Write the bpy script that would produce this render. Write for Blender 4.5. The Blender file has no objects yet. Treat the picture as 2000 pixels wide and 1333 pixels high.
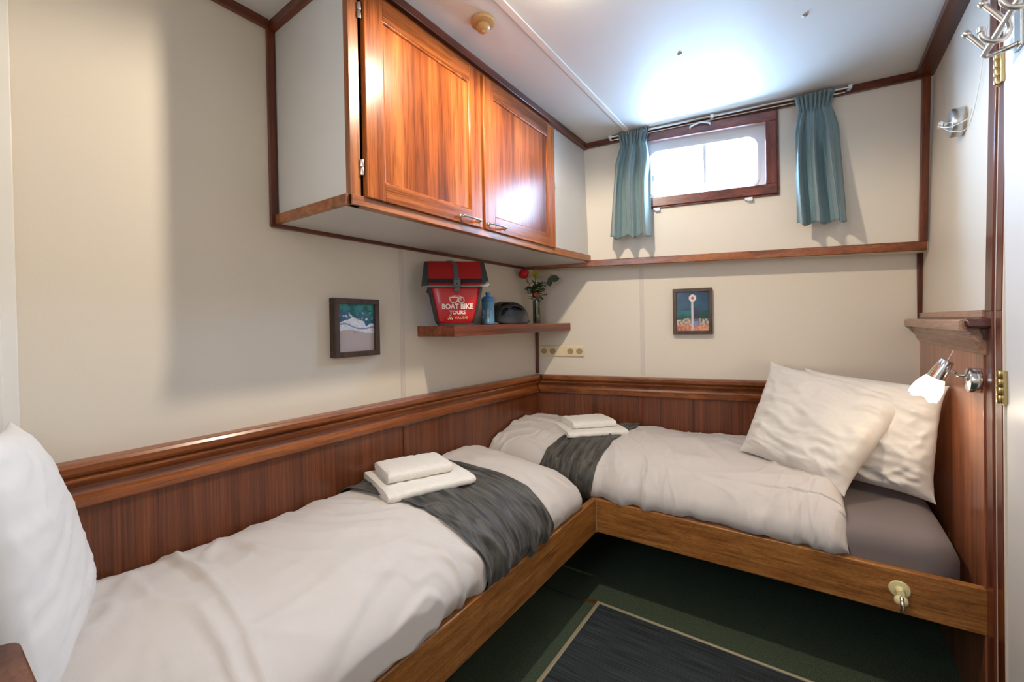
import bpy, bmesh, math, random
from mathutils import Vector, Matrix, noise
random.seed(7)
PI = math.pi
S = bpy.context.scene
COL = S.collection

# ------------------------------------------------------------------ camera
cam_d = bpy.data.cameras.new('camera')
cam = bpy.data.objects.new('camera', cam_d)
COL.objects.link(cam)
cam_d.sensor_width = 36.0
cam_d.lens = 847.437 / 2000 * 36.0
cam_d.shift_y = -(666.5 - 639.0) / 2000
cam_d.clip_start = 0.02
_r = Vector((0.8217, 0.5695, -0.0179)).normalized()
yaw, pitch, roll = math.radians(34.728), math.radians(-0.508), math.radians(-1.028)
_f = Vector((-math.sin(yaw) * math.cos(pitch), math.cos(yaw) * math.cos(pitch), math.sin(pitch)))
_r0 = Vector((math.cos(yaw), math.sin(yaw), 0)); _u0 = _r0.cross(_f)
_r = _r0 * math.cos(roll) + _u0 * math.sin(roll)
_u = -_r0 * math.sin(roll) + _u0 * math.cos(roll)
M = Matrix((_r, _u, -_f)).transposed().to_4x4()
M.translation = Vector((1.468, -2.386, 1.27))
cam.matrix_world = M
S.camera = cam

# ------------------------------------------------------------------ world, exposure, daylight, added rear fill
S.view_settings.view_transform = 'Standard'
S.view_settings.look = 'None'
S.view_settings.gamma = 1.0
S.view_settings.use_curve_mapping = False
S.view_settings.exposure = 0.12
S.cycles.max_bounces = 14
S.cycles.diffuse_bounces = 8
S.cycles.glossy_bounces = 5
S.cycles.transmission_bounces = 8
S.cycles.transparent_max_bounces = 8
S.cycles.sample_clamp_indirect = 6.0
S.cycles.use_denoising = True
S.cycles.use_adaptive_sampling = True
S.cycles.adaptive_threshold = 0.015

w = bpy.data.worlds.new('world'); S.world = w; w.use_nodes = True
bg = w.node_tree.nodes['Background']
bg.inputs[0].default_value = (0.80, 0.90, 1.0, 1)
bg.inputs[1].default_value = 1.8

BA = math.radians(12.138)
BX, BY = math.cos(BA), math.sin(BA)
def bw(s, off, z):
    """point on the oblique back wall: s along it from the corner, off into the room"""
    return Vector((s * BX + off * BY, s * BY - off * BX, z))
def yback(x): return x * math.tan(BA)
# the upper part of the back wall stands proud of the lower part and leans in towards the ceiling
SURVEY = Vector((1.468, -2.386, 1.27)); DN = SURVEY.x * BY - SURVEY.y * BX
STEP, SLOPE = 0.125, 0.065
def at_off(s, o, z):
    t = 1 - o / DN
    return SURVEY + (bw(s, 0, z) - SURVEY) * t
def up(s, o, z):
    t = (DN - STEP - SLOPE * (SURVEY.z - 1.6)) / (DN + SLOPE * (z - SURVEY.z))
    return SURVEY + (bw(s, 0, z) - SURVEY) * t + Vector((BY, -BX, 0)) * o
def yup(x, z=1.6): return x * math.tan(BA) - (STEP + SLOPE * (z - 1.6)) / BX
def ceil_z(x, y): return 2.266 + 0.042 * x - 0.0066 * y
def lean(z): return max(0.0, z - 1.28) * 0.018
WR = 1.893
DAY_WINDOW = 112.0
FILL_REAR = 25.0
LAMP_CEIL = 51.0
FILL_REAR_SPOT = 6.0

def area_light(name, loc, direction, sx, sy, energy, color):
    d = bpy.data.lights.new(name, 'AREA'); d.shape = 'RECTANGLE'; d.size = sx; d.size_y = sy
    d.energy = energy; d.color = color
    o = bpy.data.objects.new(name, d); COL.objects.link(o); o.location = loc
    o.rotation_euler = Vector(direction).to_track_quat('-Z', 'Y').to_euler()
    return o
area_light('daylight_outside_window', up(1.13, -0.22, 2.22), (BY, -BX, -0.15), 0.78, 0.42, DAY_WINDOW, (0.42, 0.66, 1.0))
area_light('added_rear_fill', (0.95, -3.62, 1.75), (0, 1, -0.05), 1.2, 0.9, FILL_REAR, (0.74, 0.85, 1.0))  # added cool fill light from behind the viewer

# ------------------------------------------------------------------ materials
def _mat(name):
    m = bpy.data.materials.new(name); m.use_nodes = True
    nt = m.node_tree; b = nt.nodes['Principled BSDF']
    return m, nt, b
def rgb(r, g, b):
    f = lambda c: (c / 255) / 12.92 if c / 255 <= 0.04045 else ((c / 255 + 0.055) / 1.055) ** 2.4
    return (f(r), f(g), f(b), 1)
def plain(name, col, rough=0.5, metal=0.0, coat=0.0, spec=0.5, bump=None, emis=None, sheen=0.0, alpha=None, trans=0.0):
    m, nt, b = _mat(name)
    b.inputs['Base Color'].default_value = col
    b.inputs['Roughness'].default_value = rough
    b.inputs['Metallic'].default_value = metal
    b.inputs['Coat Weight'].default_value = coat
    b.inputs['Coat Roughness'].default_value = 0.15
    b.inputs['Specular IOR Level'].default_value = spec
    b.inputs['Sheen Weight'].default_value = sheen
    b.inputs['Transmission Weight'].default_value = trans
    if emis:
        b.inputs['Emission Color'].default_value = emis[0]
        b.inputs['Emission Strength'].default_value = emis[1]
    tc = nt.nodes.new('ShaderNodeTexCoord')
    n = nt.nodes.new('ShaderNodeTexNoise'); n.inputs['Scale'].default_value = bump[0] if bump else 6
    n.inputs['Detail'].default_value = 4
    nt.links.new(tc.outputs['Object'], n.inputs['Vector'])
    if bump:
        bp = nt.nodes.new('ShaderNodeBump'); bp.inputs['Strength'].default_value = bump[1]
        bp.inputs['Distance'].default_value = bump[2] if len(bump) > 2 else 0.002
        nt.links.new(n.outputs['Fac'], bp.inputs['Height']); nt.links.new(bp.outputs['Normal'], b.inputs['Normal'])
    # a trace of colour variation so nothing is perfectly flat
    mx = nt.nodes.new('ShaderNodeMix'); mx.data_type = 'RGBA'
    mx.inputs['A'].default_value = col
    mx.inputs['B'].default_value = tuple(c * 0.93 for c in col[:3]) + (1,)
    nt.links.new(n.outputs['Fac'], mx.inputs['Factor']); nt.links.new(mx.outputs['Result'], b.inputs['Base Color'])
    return m
def wood(name, dark, mid, light, axis='z', across=38, along=1.3, rough=0.32, coat=0.25, ribbon=0.0, pores=0.35, contrast=0.5, spec=0.5):
    m, nt, b = _mat(name)
    L = nt.links.new
    tc = nt.nodes.new('ShaderNodeTexCoord')
    def mapped(sa, sl):
        mp = nt.nodes.new('ShaderNodeMapping')
        sc = {'x': (sl, sa, sa), 'y': (sa, sl, sa), 'z': (sa, sa, sl)}[axis]
        mp.inputs['Scale'].default_value = sc
        L(tc.outputs['Object'], mp.inputs['Vector']); return mp
    m1 = mapped(across, along)
    n1 = nt.nodes.new('ShaderNodeTexNoise'); n1.inputs['Scale'].default_value = 1; n1.inputs['Detail'].default_value = 5
    n1.inputs['Roughness'].default_value = 0.6; n1.inputs['Distortion'].default_value = 0.3
    L(m1.outputs[0], n1.inputs['Vector'])
    m2 = mapped(across * 6, along * 9)
    n2 = nt.nodes.new('ShaderNodeTexNoise'); n2.inputs['Scale'].default_value = 1; n2.inputs['Detail'].default_value = 3
    L(m2.outputs[0], n2.inputs['Vector'])
    m3 = mapped(across * 0.22, along * 0.6)
    n3 = nt.nodes.new('ShaderNodeTexNoise'); n3.inputs['Scale'].default_value = 1; n3.inputs['Detail'].default_value = 2
    L(m3.outputs[0], n3.inputs['Vector'])
    add = nt.nodes.new('ShaderNodeMath'); add.operation = 'MULTIPLY_ADD'
    L(n3.outputs['Fac'], add.inputs[0]); add.inputs[1].default_value = 0.6 + ribbon
    sub = nt.nodes.new('ShaderNodeMath'); sub.operation = 'MULTIPLY_ADD'
    L(n1.outputs['Fac'], sub.inputs[0]); sub.inputs[1].default_value = 1.0; sub.inputs[2].default_value = -(0.3 + ribbon / 2)
    L(sub.outputs[0], add.inputs[2])
    cr = nt.nodes.new('ShaderNodeValToRGB')
    e = cr.color_ramp.elements
    e[0].position = 0.5 - contrast * 0.42; e[0].color = dark
    e[1].position = 0.5 + contrast * 0.42; e[1].color = light
    k = cr.color_ramp.elements.new(0.5); k.color = mid
    L(add.outputs[0], cr.inputs['Fac'])
    pr = nt.nodes.new('ShaderNodeValToRGB')
    pr.color_ramp.elements[0].position = 0.36; pr.color_ramp.elements[0].color = (1 - pores,) * 3 + (1,)
    pr.color_ramp.elements[1].position = 0.52; pr.color_ramp.elements[1].color = (1, 1, 1, 1)
    L(n2.outputs['Fac'], pr.inputs['Fac'])
    mx = nt.nodes.new('ShaderNodeMix'); mx.data_type = 'RGBA'; mx.blend_type = 'MULTIPLY'; mx.inputs['Factor'].default_value = 1
    L(cr.outputs['Color'], mx.inputs['A']); L(pr.outputs['Color'], mx.inputs['B'])
    L(mx.outputs['Result'], b.inputs['Base Color'])
    b.inputs['Roughness'].default_value = rough
    b.inputs['Specular IOR Level'].default_value = spec
    b.inputs['Coat Weight'].default_value = coat
    b.inputs['Coat Roughness'].default_value = 0.18
    bp = nt.nodes.new('ShaderNodeBump'); bp.inputs['Strength'].default_value = 0.12; bp.inputs['Distance'].default_value = 0.001
    L(n2.outputs['Fac'], bp.inputs['Height']); L(bp.outputs['Normal'], b.inputs['Normal'])
    return m
MAHO = (rgb(68, 31, 15), rgb(106, 55, 28), rgb(132, 74, 41))
TRIMC = (rgb(60, 22, 10), rgb(98, 42, 18), rgb(128, 62, 30))
RAILC = (rgb(90, 42, 16), rgb(140, 76, 34), rgb(172, 102, 50))
OAKC = (rgb(116, 70, 30), rgb(156, 100, 46), rgb(184, 128, 68))
M_panel_z = wood('mahogany_panel_vertical', *MAHO, axis='z', across=150, along=0.9, ribbon=0.0, contrast=0.75)
M_trim = {a: wood('mahogany_trim_' + a, *TRIMC, axis=a, across=45, along=1.5) for a in 'xyz'}
M_rail = {a: wood('rail_wood_' + a, *RAILC, axis=a, across=42, along=1.4, contrast=0.6) for a in 'xyz'}
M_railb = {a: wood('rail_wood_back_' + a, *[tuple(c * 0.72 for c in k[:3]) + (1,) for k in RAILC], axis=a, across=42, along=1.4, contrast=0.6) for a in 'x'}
M_board = {a: wood('bunk_board_wood_' + a, *OAKC, axis=a, across=150, along=9.0, rough=0.38, coat=0.12, pores=0.4, contrast=0.6) for a in 'xy'}
DOORC = (rgb(80, 36, 18), rgb(152, 80, 36), rgb(190, 114, 58))
M_door_panel = wood('cabinet_door_panel_wood', *DOORC, axis='z', across=30, along=0.9, rough=0.27, coat=0.0, ribbon=0.8, contrast=0.8, spec=0.2)
M_door_z = wood('cabinet_door_wood_z', rgb(112, 56, 24), rgb(156, 84, 38), rgb(184, 108, 54), axis='z', across=45, along=1.2, rough=0.27, coat=0.0, spec=0.22)
M_door_y = wood('cabinet_door_wood_y', rgb(98, 50, 20), rgb(140, 76, 34), rgb(172, 100, 50), axis='y', across=45, along=1.2, rough=0.27, coat=0.0, spec=0.22)
M_face_z = wood('cabinet_face_wood_z', rgb(96, 50, 20), rgb(140, 78, 36), rgb(170, 102, 52), axis='z', across=45, along=1.2, rough=0.28, coat=0.4)
M_face_y = wood('cabinet_face_wood_y', rgb(110, 58, 26), rgb(152, 88, 46), rgb(180, 112, 62), axis='y', across=45, along=1.2, rough=0.28, coat=0.4)
M_head = wood('headboard_panel_wood', rgb(112, 64, 42), rgb(150, 90, 60), rgb(174, 108, 74), axis='z', across=55, along=0.9, rough=0.3, coat=0.4, ribbon=0.2)
M_cap = {a: wood('cap_wood_' + a, rgb(140, 100, 80), rgb(172, 132, 108), rgb(190, 152, 126), axis=a, across=45, along=1.2, rough=0.35) for a in 'y'}
M_dark = wood('dark_polished_wood', rgb(40, 12, 6), rgb(72, 26, 14), rgb(96, 40, 22), axis='x', across=45, along=1.5, rough=0.18, coat=0.8)
M_walnut = wood('old_walnut_top', rgb(48, 24, 14), rgb(92, 50, 28), rgb(124, 74, 44), axis='x', across=26, along=9, rough=0.4, coat=0.2, contrast=0.8)
M_frame = {a: wood('picture_frame_wood_' + a, rgb(44, 30, 22), rgb(70, 48, 34), rgb(92, 64, 46), axis=a, across=60, along=4, rough=0.45, coat=0.0) for a in 'xyz'}
M_wframe = {a: wood('window_frame_wood_' + a, rgb(74, 30, 22), rgb(108, 50, 38), rgb(134, 70, 52), axis=a, across=55, along=2, rough=0.3, coat=0.4) for a in 'xz'}

M_wall = plain('cream_wall_laminate', rgb(218, 209, 194), 0.42, spec=0.4, bump=(220, 0.02, 0.0005))
M_ceil = plain('glossy_ceiling_laminate', rgb(214, 211, 206), 0.50, spec=0.20)
M_cab = plain('white_cabinet_laminate', rgb(206, 204, 200), 0.38)
M_white = plain('white_paint', rgb(228, 226, 220), 0.4)
M_doorw = plain('white_door_paint', rgb(216, 214, 210), 0.42)
M_alu = plain('white_window_aluminium', rgb(225, 230, 235), 0.35)
M_chrome = plain('polished_chrome', (0.78, 0.78, 0.80, 1), 0.12, metal=1.0)
M_nickel = plain('brushed_nickel', (0.62, 0.60, 0.56, 1), 0.28, metal=1.0)
M_brass = plain('brass', rgb(196, 176, 128), 0.25, metal=1.0)
M_black = plain('black_plastic', (0.012, 0.012, 0.013, 1), 0.4)
M_sock = plain('cream_plastic', rgb(226, 208, 170), 0.4)
M_sockd = plain('socket_recess_plastic', rgb(160, 142, 108), 0.6)
M_cream = plain('cream_hook_plastic', rgb(226, 214, 160), 0.3, coat=0.3)
M_linen = plain('white_linen', rgb(208, 201, 196), 0.85, sheen=0.15, spec=0.2, bump=(420, 0.05, 0.0006))
M_linen2 = plain('white_pillow_linen', rgb(226, 224, 222), 0.85, sheen=0.15, spec=0.2, bump=(420, 0.05, 0.0006))
M_linen3 = plain('ivory_pillow_linen', rgb(214, 209, 203), 0.85, sheen=0.15, spec=0.2, bump=(420, 0.05, 0.0006))
M_sheet = plain('grey_fitted_sheet', rgb(118, 108, 106), 0.85, sheen=0.1, spec=0.2, bump=(300, 0.06, 0.0006))
M_towel = plain('white_terry', rgb(240, 235, 226), 0.95, sheen=0.5, spec=0.1, bump=(260, 0.9, 0.003))
M_ply = plain('bunk_underside', rgb(60, 44, 32), 0.7)
M_helmet = plain('helmet_shell', (0.018, 0.019, 0.022, 1), 0.35, coat=0.3)
M_foam = plain('helmet_foam', (0.01, 0.01, 0.01, 1), 0.8)
M_red = plain('red_tarpaulin', rgb(186, 22, 26), 0.32, coat=0.15)
M_reddark = plain('red_tarpaulin_lid', rgb(160, 20, 20), 0.42)
M_gun = plain('dark_grey_tarpaulin', rgb(52, 54, 52), 0.45)
M_gun2 = plain('grey_webbing', rgb(84, 92, 92), 0.5)
M_pip = plain('reflective_grey_piping', rgb(120, 124, 118), 0.4)
M_print = plain('white_print', rgb(240, 214, 206), 0.5)
M_printg = plain('beige_print', rgb(206, 168, 138), 0.5)
M_printb = plain('pale_blue_print', rgb(206, 232, 244), 0.5)
M_printn = plain('navy_print', rgb(40, 66, 110), 0.5)
M_bottle = plain('blue_translucent_plastic', rgb(104, 170, 208), 0.28, coat=0.2, trans=0.15)
M_bottlecap = plain('blue_cap_plastic', rgb(70, 140, 196), 0.35)
M_petal = plain('red_petal', rgb(196, 20, 30), 0.6)
M_petal2 = plain('orange_petal', rgb(196, 66, 44), 0.6)
M_yel = plain('yellow_green_petal', rgb(196, 188, 86), 0.6)
M_leaf = plain('green_leaf', rgb(58, 92, 30), 0.5)
M_leafd = plain('dark_leaf', rgb(30, 56, 32), 0.5)
M_purp = plain('purple_floret', rgb(96, 84, 150), 0.6)
M_string = plain('white_cord', rgb(224, 222, 216), 0.6)
M_seam = plain('white_seam_strip', rgb(226, 220, 212), 0.45)
M_seamw = plain('wall_joint_strip', rgb(206, 196, 184), 0.45)
M_plug = plain('tan_screw_cap', rgb(176, 148, 122), 0.5)
M_det = plain('tan_detector_plastic', rgb(178, 140, 92), 0.4, coat=0.2)
M_edge = plain('matt_aluminium_edging', rgb(184, 172, 140), 0.4, metal=0.25)
M_chip = wood('floor_timber', rgb(90, 44, 16), rgb(130, 70, 28), rgb(160, 92, 42), axis='x')

def glass_mat(name, tint, rough=0.0, mixf=0.12):
    m, nt, b = _mat(name)
    nt.nodes.remove(b)
    out = nt.nodes['Material Output']
    t = nt.nodes.new('ShaderNodeBsdfTransparent'); t.inputs[0].default_value = tint
    g = nt.nodes.new('ShaderNodeBsdfGlossy'); g.inputs['Roughness'].default_value = rough
    mx = nt.nodes.new('ShaderNodeMixShader'); mx.inputs[0].default_value = mixf
    nt.links.new(t.outputs[0], mx.inputs[1]); nt.links.new(g.outputs[0], mx.inputs[2]); nt.links.new(mx.outputs[0], out.inputs['Surface'])
    return m
M_glass = glass_mat('window_glass', (0.95, 0.98, 1, 1), 0.0, 0.06)
M_vase = glass_mat('smoked_vase_glass', (0.50, 0.52, 0.40, 1), 0.05, 0.14)

def carpet():
    m, nt, b = _mat('dark_green_carpet'); L = nt.links.new
    tc = nt.nodes.new('ShaderNodeTexCoord')
    n = nt.nodes.new('ShaderNodeTexNoise'); n.inputs['Scale'].default_value = 320; n.inputs['Detail'].default_value = 3
    L(tc.outputs['Object'], n.inputs['Vector'])
    n2 = nt.nodes.new('ShaderNodeTexNoise'); n2.inputs['Scale'].default_value = 5; L(tc.outputs['Object'], n2.inputs['Vector'])
    cr = nt.nodes.new('ShaderNodeValToRGB')
    cr.color_ramp.elements[0].position = 0.3; cr.color_ramp.elements[0].color = rgb(34, 46, 38)
    cr.color_ramp.elements[1].position = 0.75; cr.color_ramp.elements[1].color = rgb(100, 114, 92)
    L(n.outputs['Fac'], cr.inputs['Fac']); L(cr.outputs['Color'], b.inputs['Base Color'])
    bp = nt.nodes.new('ShaderNodeBump'); bp.inputs['Strength'].default_value = 0.7; bp.inputs['Distance'].default_value = 0.003
    L(n.outputs['Fac'], bp.inputs['Height']); L(bp.outputs['Normal'], b.inputs['Normal'])
    b.inputs['Roughness'].default_value = 0.95; b.inputs['Specular IOR Level'].default_value = 0.15
    return m
M_carpet = carpet()
def ribbed():
    m, nt, b = _mat('ribbed_dark_mat'); L = nt.links.new
    tc = nt.nodes.new('ShaderNodeTexCoord')
    mp = nt.nodes.new('ShaderNodeMapping'); mp.inputs['Scale'].default_value = (5, 240, 5)
    L(tc.outputs['Object'], mp.inputs['Vector'])
    n = nt.nodes.new('ShaderNodeTexNoise'); n.inputs['Scale'].default_value = 1; n.inputs['Detail'].default_value = 3
    L(mp.outputs[0], n.inputs['Vector'])
    cr = nt.nodes.new('ShaderNodeValToRGB')
    cr.color_ramp.elements[0].position = 0.35; cr.color_ramp.elements[0].color = rgb(14, 18, 20)
    cr.color_ramp.elements[1].position = 0.72; cr.color_ramp.elements[1].color = rgb(62, 72, 76)
    L(n.outputs['Fac'], cr.inputs['Fac']); L(cr.outputs['Color'], b.inputs['Base Color'])
    bp = nt.nodes.new('ShaderNodeBump'); bp.inputs['Strength'].default_value = 0.8; bp.inputs['Distance'].default_value = 0.002
    L(n.outputs['Fac'], bp.inputs['Height']); L(bp.outputs['Normal'], b.inputs['Normal'])
    b.inputs['Roughness'].default_value = 0.8
    return m
M_mat = ribbed()
def runner_mat(name, axis):
    """charcoal crinkled runner: streaks run across the bed"""
    m, nt, b = _mat(name); L = nt.links.new
    tc = nt.nodes.new('ShaderNodeTexCoord')
    mp = nt.nodes.new('ShaderNodeMapping'); mp.inputs['Scale'].default_value = (7, 62, 12) if axis == 'x' else (62, 7, 12)
    L(tc.outputs['Object'], mp.inputs['Vector'])
    n = nt.nodes.new('ShaderNodeTexNoise'); n.inputs['Scale'].default_value = 1; n.inputs['Detail'].default_value = 4
    n.inputs['Distortion'].default_value = 0.6
    L(mp.outputs[0], n.inputs['Vector'])
    cr = nt.nodes.new('ShaderNodeValToRGB')
    cr.color_ramp.elements[0].position = 0.34; cr.color_ramp.elements[0].color = rgb(26, 24, 22)
    cr.color_ramp.elements[1].position = 0.68; cr.color_ramp.elements[1].color = rgb(88, 84, 77)
    L(n.outputs['Fac'], cr.inputs['Fac'])
    n2 = nt.nodes.new('ShaderNodeTexNoise'); n2.inputs['Scale'].default_value = 420
    L(tc.outputs['Object'], n2.inputs['Vector'])
    mx = nt.nodes.new('ShaderNodeMix'); mx.data_type = 'RGBA'; mx.blend_type = 'OVERLAY'; mx.inputs['Factor'].default_value = 0.6
    L(cr.outputs['Color'], mx.inputs['A']); L(n2.outputs['Fac'], mx.inputs['B'])
    L(mx.outputs['Result'], b.inputs['Base Color'])
    bp = nt.nodes.new('ShaderNodeBump'); bp.inputs['Strength'].default_value = 0.5; bp.inputs['Distance'].default_value = 0.006
    L(n.outputs['Fac'], bp.inputs['Height']); L(bp.outputs['Normal'], b.inputs['Normal'])
    b.inputs['Roughness'].default_value = 0.6; b.inputs['Sheen Weight'].default_value = 0.2
    return m
def fabric_teal():
    m, nt, b = _mat('teal_curtain_fabric'); L = nt.links.new
    tc = nt.nodes.new('ShaderNodeTexCoord')
    w1 = nt.nodes.new('ShaderNodeTexNoise'); w1.inputs['Scale'].default_value = 260
    L(tc.outputs['Object'], w1.inputs['Vector'])
    cr = nt.nodes.new('ShaderNodeValToRGB')
    cr.color_ramp.elements[0].color = rgb(72, 100, 108); cr.color_ramp.elements[1].color = rgb(128, 152, 152)
    L(w1.outputs['Fac'], cr.inputs['Fac']); L(cr.outputs['Color'], b.inputs['Base Color'])
    bp = nt.nodes.new('ShaderNodeBump'); bp.inputs['Strength'].default_value = 0.3; bp.inputs['Distance'].default_value = 0.001
    L(w1.outputs['Fac'], bp.inputs['Height']); L(bp.outputs['Normal'], b.inputs['Normal'])
    b.inputs['Roughness'].default_value = 0.85; b.inputs['Sheen Weight'].default_value = 0.3
    return m
M_teal = fabric_teal()
def vcol_mat(name):
    m, nt, b = _mat(name)
    a = nt.nodes.new('ShaderNodeVertexColor'); a.layer_name = 'print'
    nt.links.new(a.outputs['Color'], b.inputs['Base Color'])
    b.inputs['Roughness'].default_value = 0.25
    return m
M_print_img = vcol_mat('printed_photo')
def emit_mat(name, col, strength):
    m, nt, b = _mat(name)
    b.inputs['Base Color'].default_value = (0.9, 0.88, 0.82, 1)
    b.inputs['Emission Color'].default_value = col
    b.inputs['Emission Strength'].default_value = strength
    return m
M_bulb = emit_mat('lit_bulb', (1, 0.86, 0.66, 1), 12)
def shade_mat():
    m, nt, b = _mat('lit_opal_glass_shade'); L = nt.links.new
    tc = nt.nodes.new('ShaderNodeTexCoord')
    sp = nt.nodes.new('ShaderNodeSeparateXYZ'); L(tc.outputs['Generated'], sp.inputs[0])
    cr = nt.nodes.new('ShaderNodeValToRGB')
    cr.color_ramp.elements[0].position = 0.0; cr.color_ramp.elements[0].color = (1, 0.95, 0.85, 1)
    cr.color_ramp.elements[1].position = 1.0; cr.color_ramp.elements[1].color = (0.75, 0.52, 0.22, 1)
    L(sp.outputs['Z'], cr.inputs['Fac'])
    L(cr.outputs['Color'], b.inputs['Emission Color'])
    b.inputs['Base Color'].default_value = (0.9, 0.88, 0.8, 1)
    b.inputs['Emission Strength'].default_value = 2.6
    return m
M_shade = shade_mat()

# ------------------------------------------------------------------ mesh helpers
def tag(o, label=None, cat=None, group=None, kind=None):
    if label: o['label'] = label
    if cat: o['category'] = cat
    if group: o['group'] = group
    if kind: o['kind'] = kind
    return o
def finish(bm, name, mat, parent=None, smooth=None, bevel=0.0, solid=0.0, loc=None):
    bmesh.ops.recalc_face_normals(bm, faces=bm.faces)
    me = bpy.data.meshes.new(name); 
    if loc is not None:
        bmesh.ops.translate(bm, verts=bm.verts, vec=-Vector(loc))
    bm.to_mesh(me); bm.free()
    me.materials.append(mat)
    o = bpy.data.objects.new(name, me); COL.objects.link(o)
    if loc is not None: o.location = loc
    if smooth is not None:
        me.shade_smooth()
        if smooth < 179: me.set_sharp_from_angle(angle=math.radians(smooth))
    if solid:
        md = o.modifiers.new('solid', 'SOLIDIFY'); md.thickness = solid; md.offset = 0
    if bevel:
        md = o.modifiers.new('bevel', 'BEVEL'); md.width = bevel; md.segments = 2; md.limit_method = 'ANGLE'; md.angle_limit = math.radians(40)
        me.shade_smooth(); me.set_sharp_from_angle(angle=math.radians(35))
    if parent:
        o.parent = parent
        o.matrix_parent_inverse = parent.matrix_world.inverted() if False else Matrix.Identity(4)
    return o
def empty(name, label, cat, group=None, loc=(0, 0, 0), rotz=0.0):
    o = bpy.data.objects.new(name, None); COL.objects.link(o); o.location = loc; o.rotation_euler = (0, 0, rotz)
    o.empty_display_size = 0.05
    return tag(o, label, cat, group)
def box(bm, x0, x1, y0, y1, z0, z1):
    v = [bm.verts.new(p) for p in ((x0, y0, z0), (x1, y0, z0), (x1, y1, z0), (x0, y1, z0), (x0, y0, z1), (x1, y0, z1), (x1, y1, z1), (x0, y1, z1))]
    for f in ((0, 3, 2, 1), (4, 5, 6, 7), (0, 1, 5, 4), (1, 2, 6, 5), (2, 3, 7, 6), (3, 0, 4, 7)): bm.faces.new([v[i] for i in f])
    return v
def hexa(bm, pts):
    """eight points: bottom four then top four"""
    v = [bm.verts.new(p) for p in pts]
    for f in ((0, 3, 2, 1), (4, 5, 6, 7), (0, 1, 5, 4), (1, 2, 6, 5), (2, 3, 7, 6), (3, 0, 4, 7)): bm.faces.new([v[i] for i in f])
def ubox(bm, s0, s1, o0, o1, z0, z1, z0b=None, z1b=None):
    z0b = z0 if z0b is None else z0b; z1b = z1 if z1b is None else z1b
    hexa(bm, [up(s0, o1, z0), up(s1, o1, z0b), up(s1, o0, z0b), up(s0, o0, z0), up(s0, o1, z1), up(s1, o1, z1b), up(s1, o0, z1b), up(s0, o0, z1)])
def bwbox(bm, s0, s1, o0, o1, z0, z1, z0b=None, z1b=None):
    """box on the back wall; z0b/z1b are heights at the s1 end"""
    z0b = z0 if z0b is None else z0b; z1b = z1 if z1b is None else z1b
    hexa(bm, [bw(s0, o1, z0), bw(s1, o1, z0b), bw(s1, o0, z0b), bw(s0, o0, z0), bw(s0, o1, z1), bw(s1, o1, z1b), bw(s1, o0, z1b), bw(s0, o0, z1)])
def sweep(bm, prof, frames, cap=True):
    """prof: list of (a,b); frames: list of functions (a,b)->Vector"""
    rings = [[bm.verts.new(fr(a, b)) for a, b in prof] for fr in frames]
    n = len(prof)
    for i in range(len(rings) - 1):
        for j in range(n):
            k = (j + 1) % n
            bm.faces.new((rings[i][j], rings[i][k], rings[i + 1][k], rings[i + 1][j]))
    if cap:
        bm.faces.new(rings[0]); bm.faces.new(list(reversed(rings[-1])))
def tube(bm, pts, r, seg=10, cap=True):
    pts = [Vector(p) for p in pts]
    rr = r if isinstance(r, (list, tuple)) else [r] * len(pts)
    t0 = (pts[1] - pts[0]).normalized()
    nrm = t0.orthogonal().normalized(); rings = []
    for i, p in enumerate(pts):
        t = (pts[min(i + 1, len(pts) - 1)] - pts[max(i - 1, 0)]).normalized()
        nrm = (nrm - t * nrm.dot(t)).normalized(); b = t.cross(nrm)
        rings.append([bm.verts.new(p + (nrm * math.cos(2 * PI * k / seg) + b * math.sin(2 * PI * k / seg)) * rr[i]) for k in range(seg)])
    for i in range(len(rings) - 1):
        for k in range(seg):
            bm.faces.new((rings[i][k], rings[i][(k + 1) % seg], rings[i + 1][(k + 1) % seg], rings[i + 1][k]))
    if cap:
        bm.faces.new(rings[0]); bm.faces.new(list(reversed(rings[-1])))
def lathe(bm, prof, origin, axis=(0, 0, 1), seg=32, cap=True):
    """prof: list of (radius, height along axis)"""
    a = Vector(axis).normalized(); n = a.orthogonal().normalized(); b = a.cross(n); o = Vector(origin)
    rings = []
    for r, h in prof:
        rings.append([bm.verts.new(o + a * h + (n * math.cos(2 * PI * k / seg) + b * math.sin(2 * PI * k / seg)) * max(r, 1e-5)) for k in range(seg)])
    for i in range(len(rings) - 1):
        for k in range(seg):
            bm.faces.new((rings[i][k], rings[i][(k + 1) % seg], rings[i + 1][(k + 1) % seg], rings[i + 1][k]))
    if cap:
        bm.faces.new(rings[0]); bm.faces.new(list(reversed(rings[-1])))
def spline(pts, n):
    """Catmull-Rom through pts (tuples of any length)"""
    P = [Vector(p) for p in pts]; P = [P[0] * 2 - P[1]] + P + [P[-1] * 2 - P[-2]]
    out = []; m = len(P) - 3
    for i in range(n):
        t = i / (n - 1) * m; k = min(int(t), m - 1); t -= k
        a, b, c, d = P[k:k + 4]
        out.append(0.5 * ((2 * b) + (c - a) * t + (2 * a - 5 * b + 4 * c - d) * t * t + (3 * b - a - 3 * c + d) * t ** 3))
    return out
def grid(bm, fn, nu, nv, closed=False):
    V = [[bm.verts.new(fn(i / (nu - 1), j / (nv - 1))) for j in range(nv)] for i in range(nu)]
    for i in range(nu - 1):
        for j in range(nv - 1):
            bm.faces.new((V[i][j], V[i + 1][j], V[i + 1][j + 1], V[i][j + 1]))
    return V
def B(): return bmesh.new()
def nz(x, y, z=0.0): return noise.noise(Vector((x, y, z)))
def ridge(x, y, z=0.0): return 1.0 - 2.0 * abs(nz(x, y, z))
TRIM_N = [0]
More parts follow.
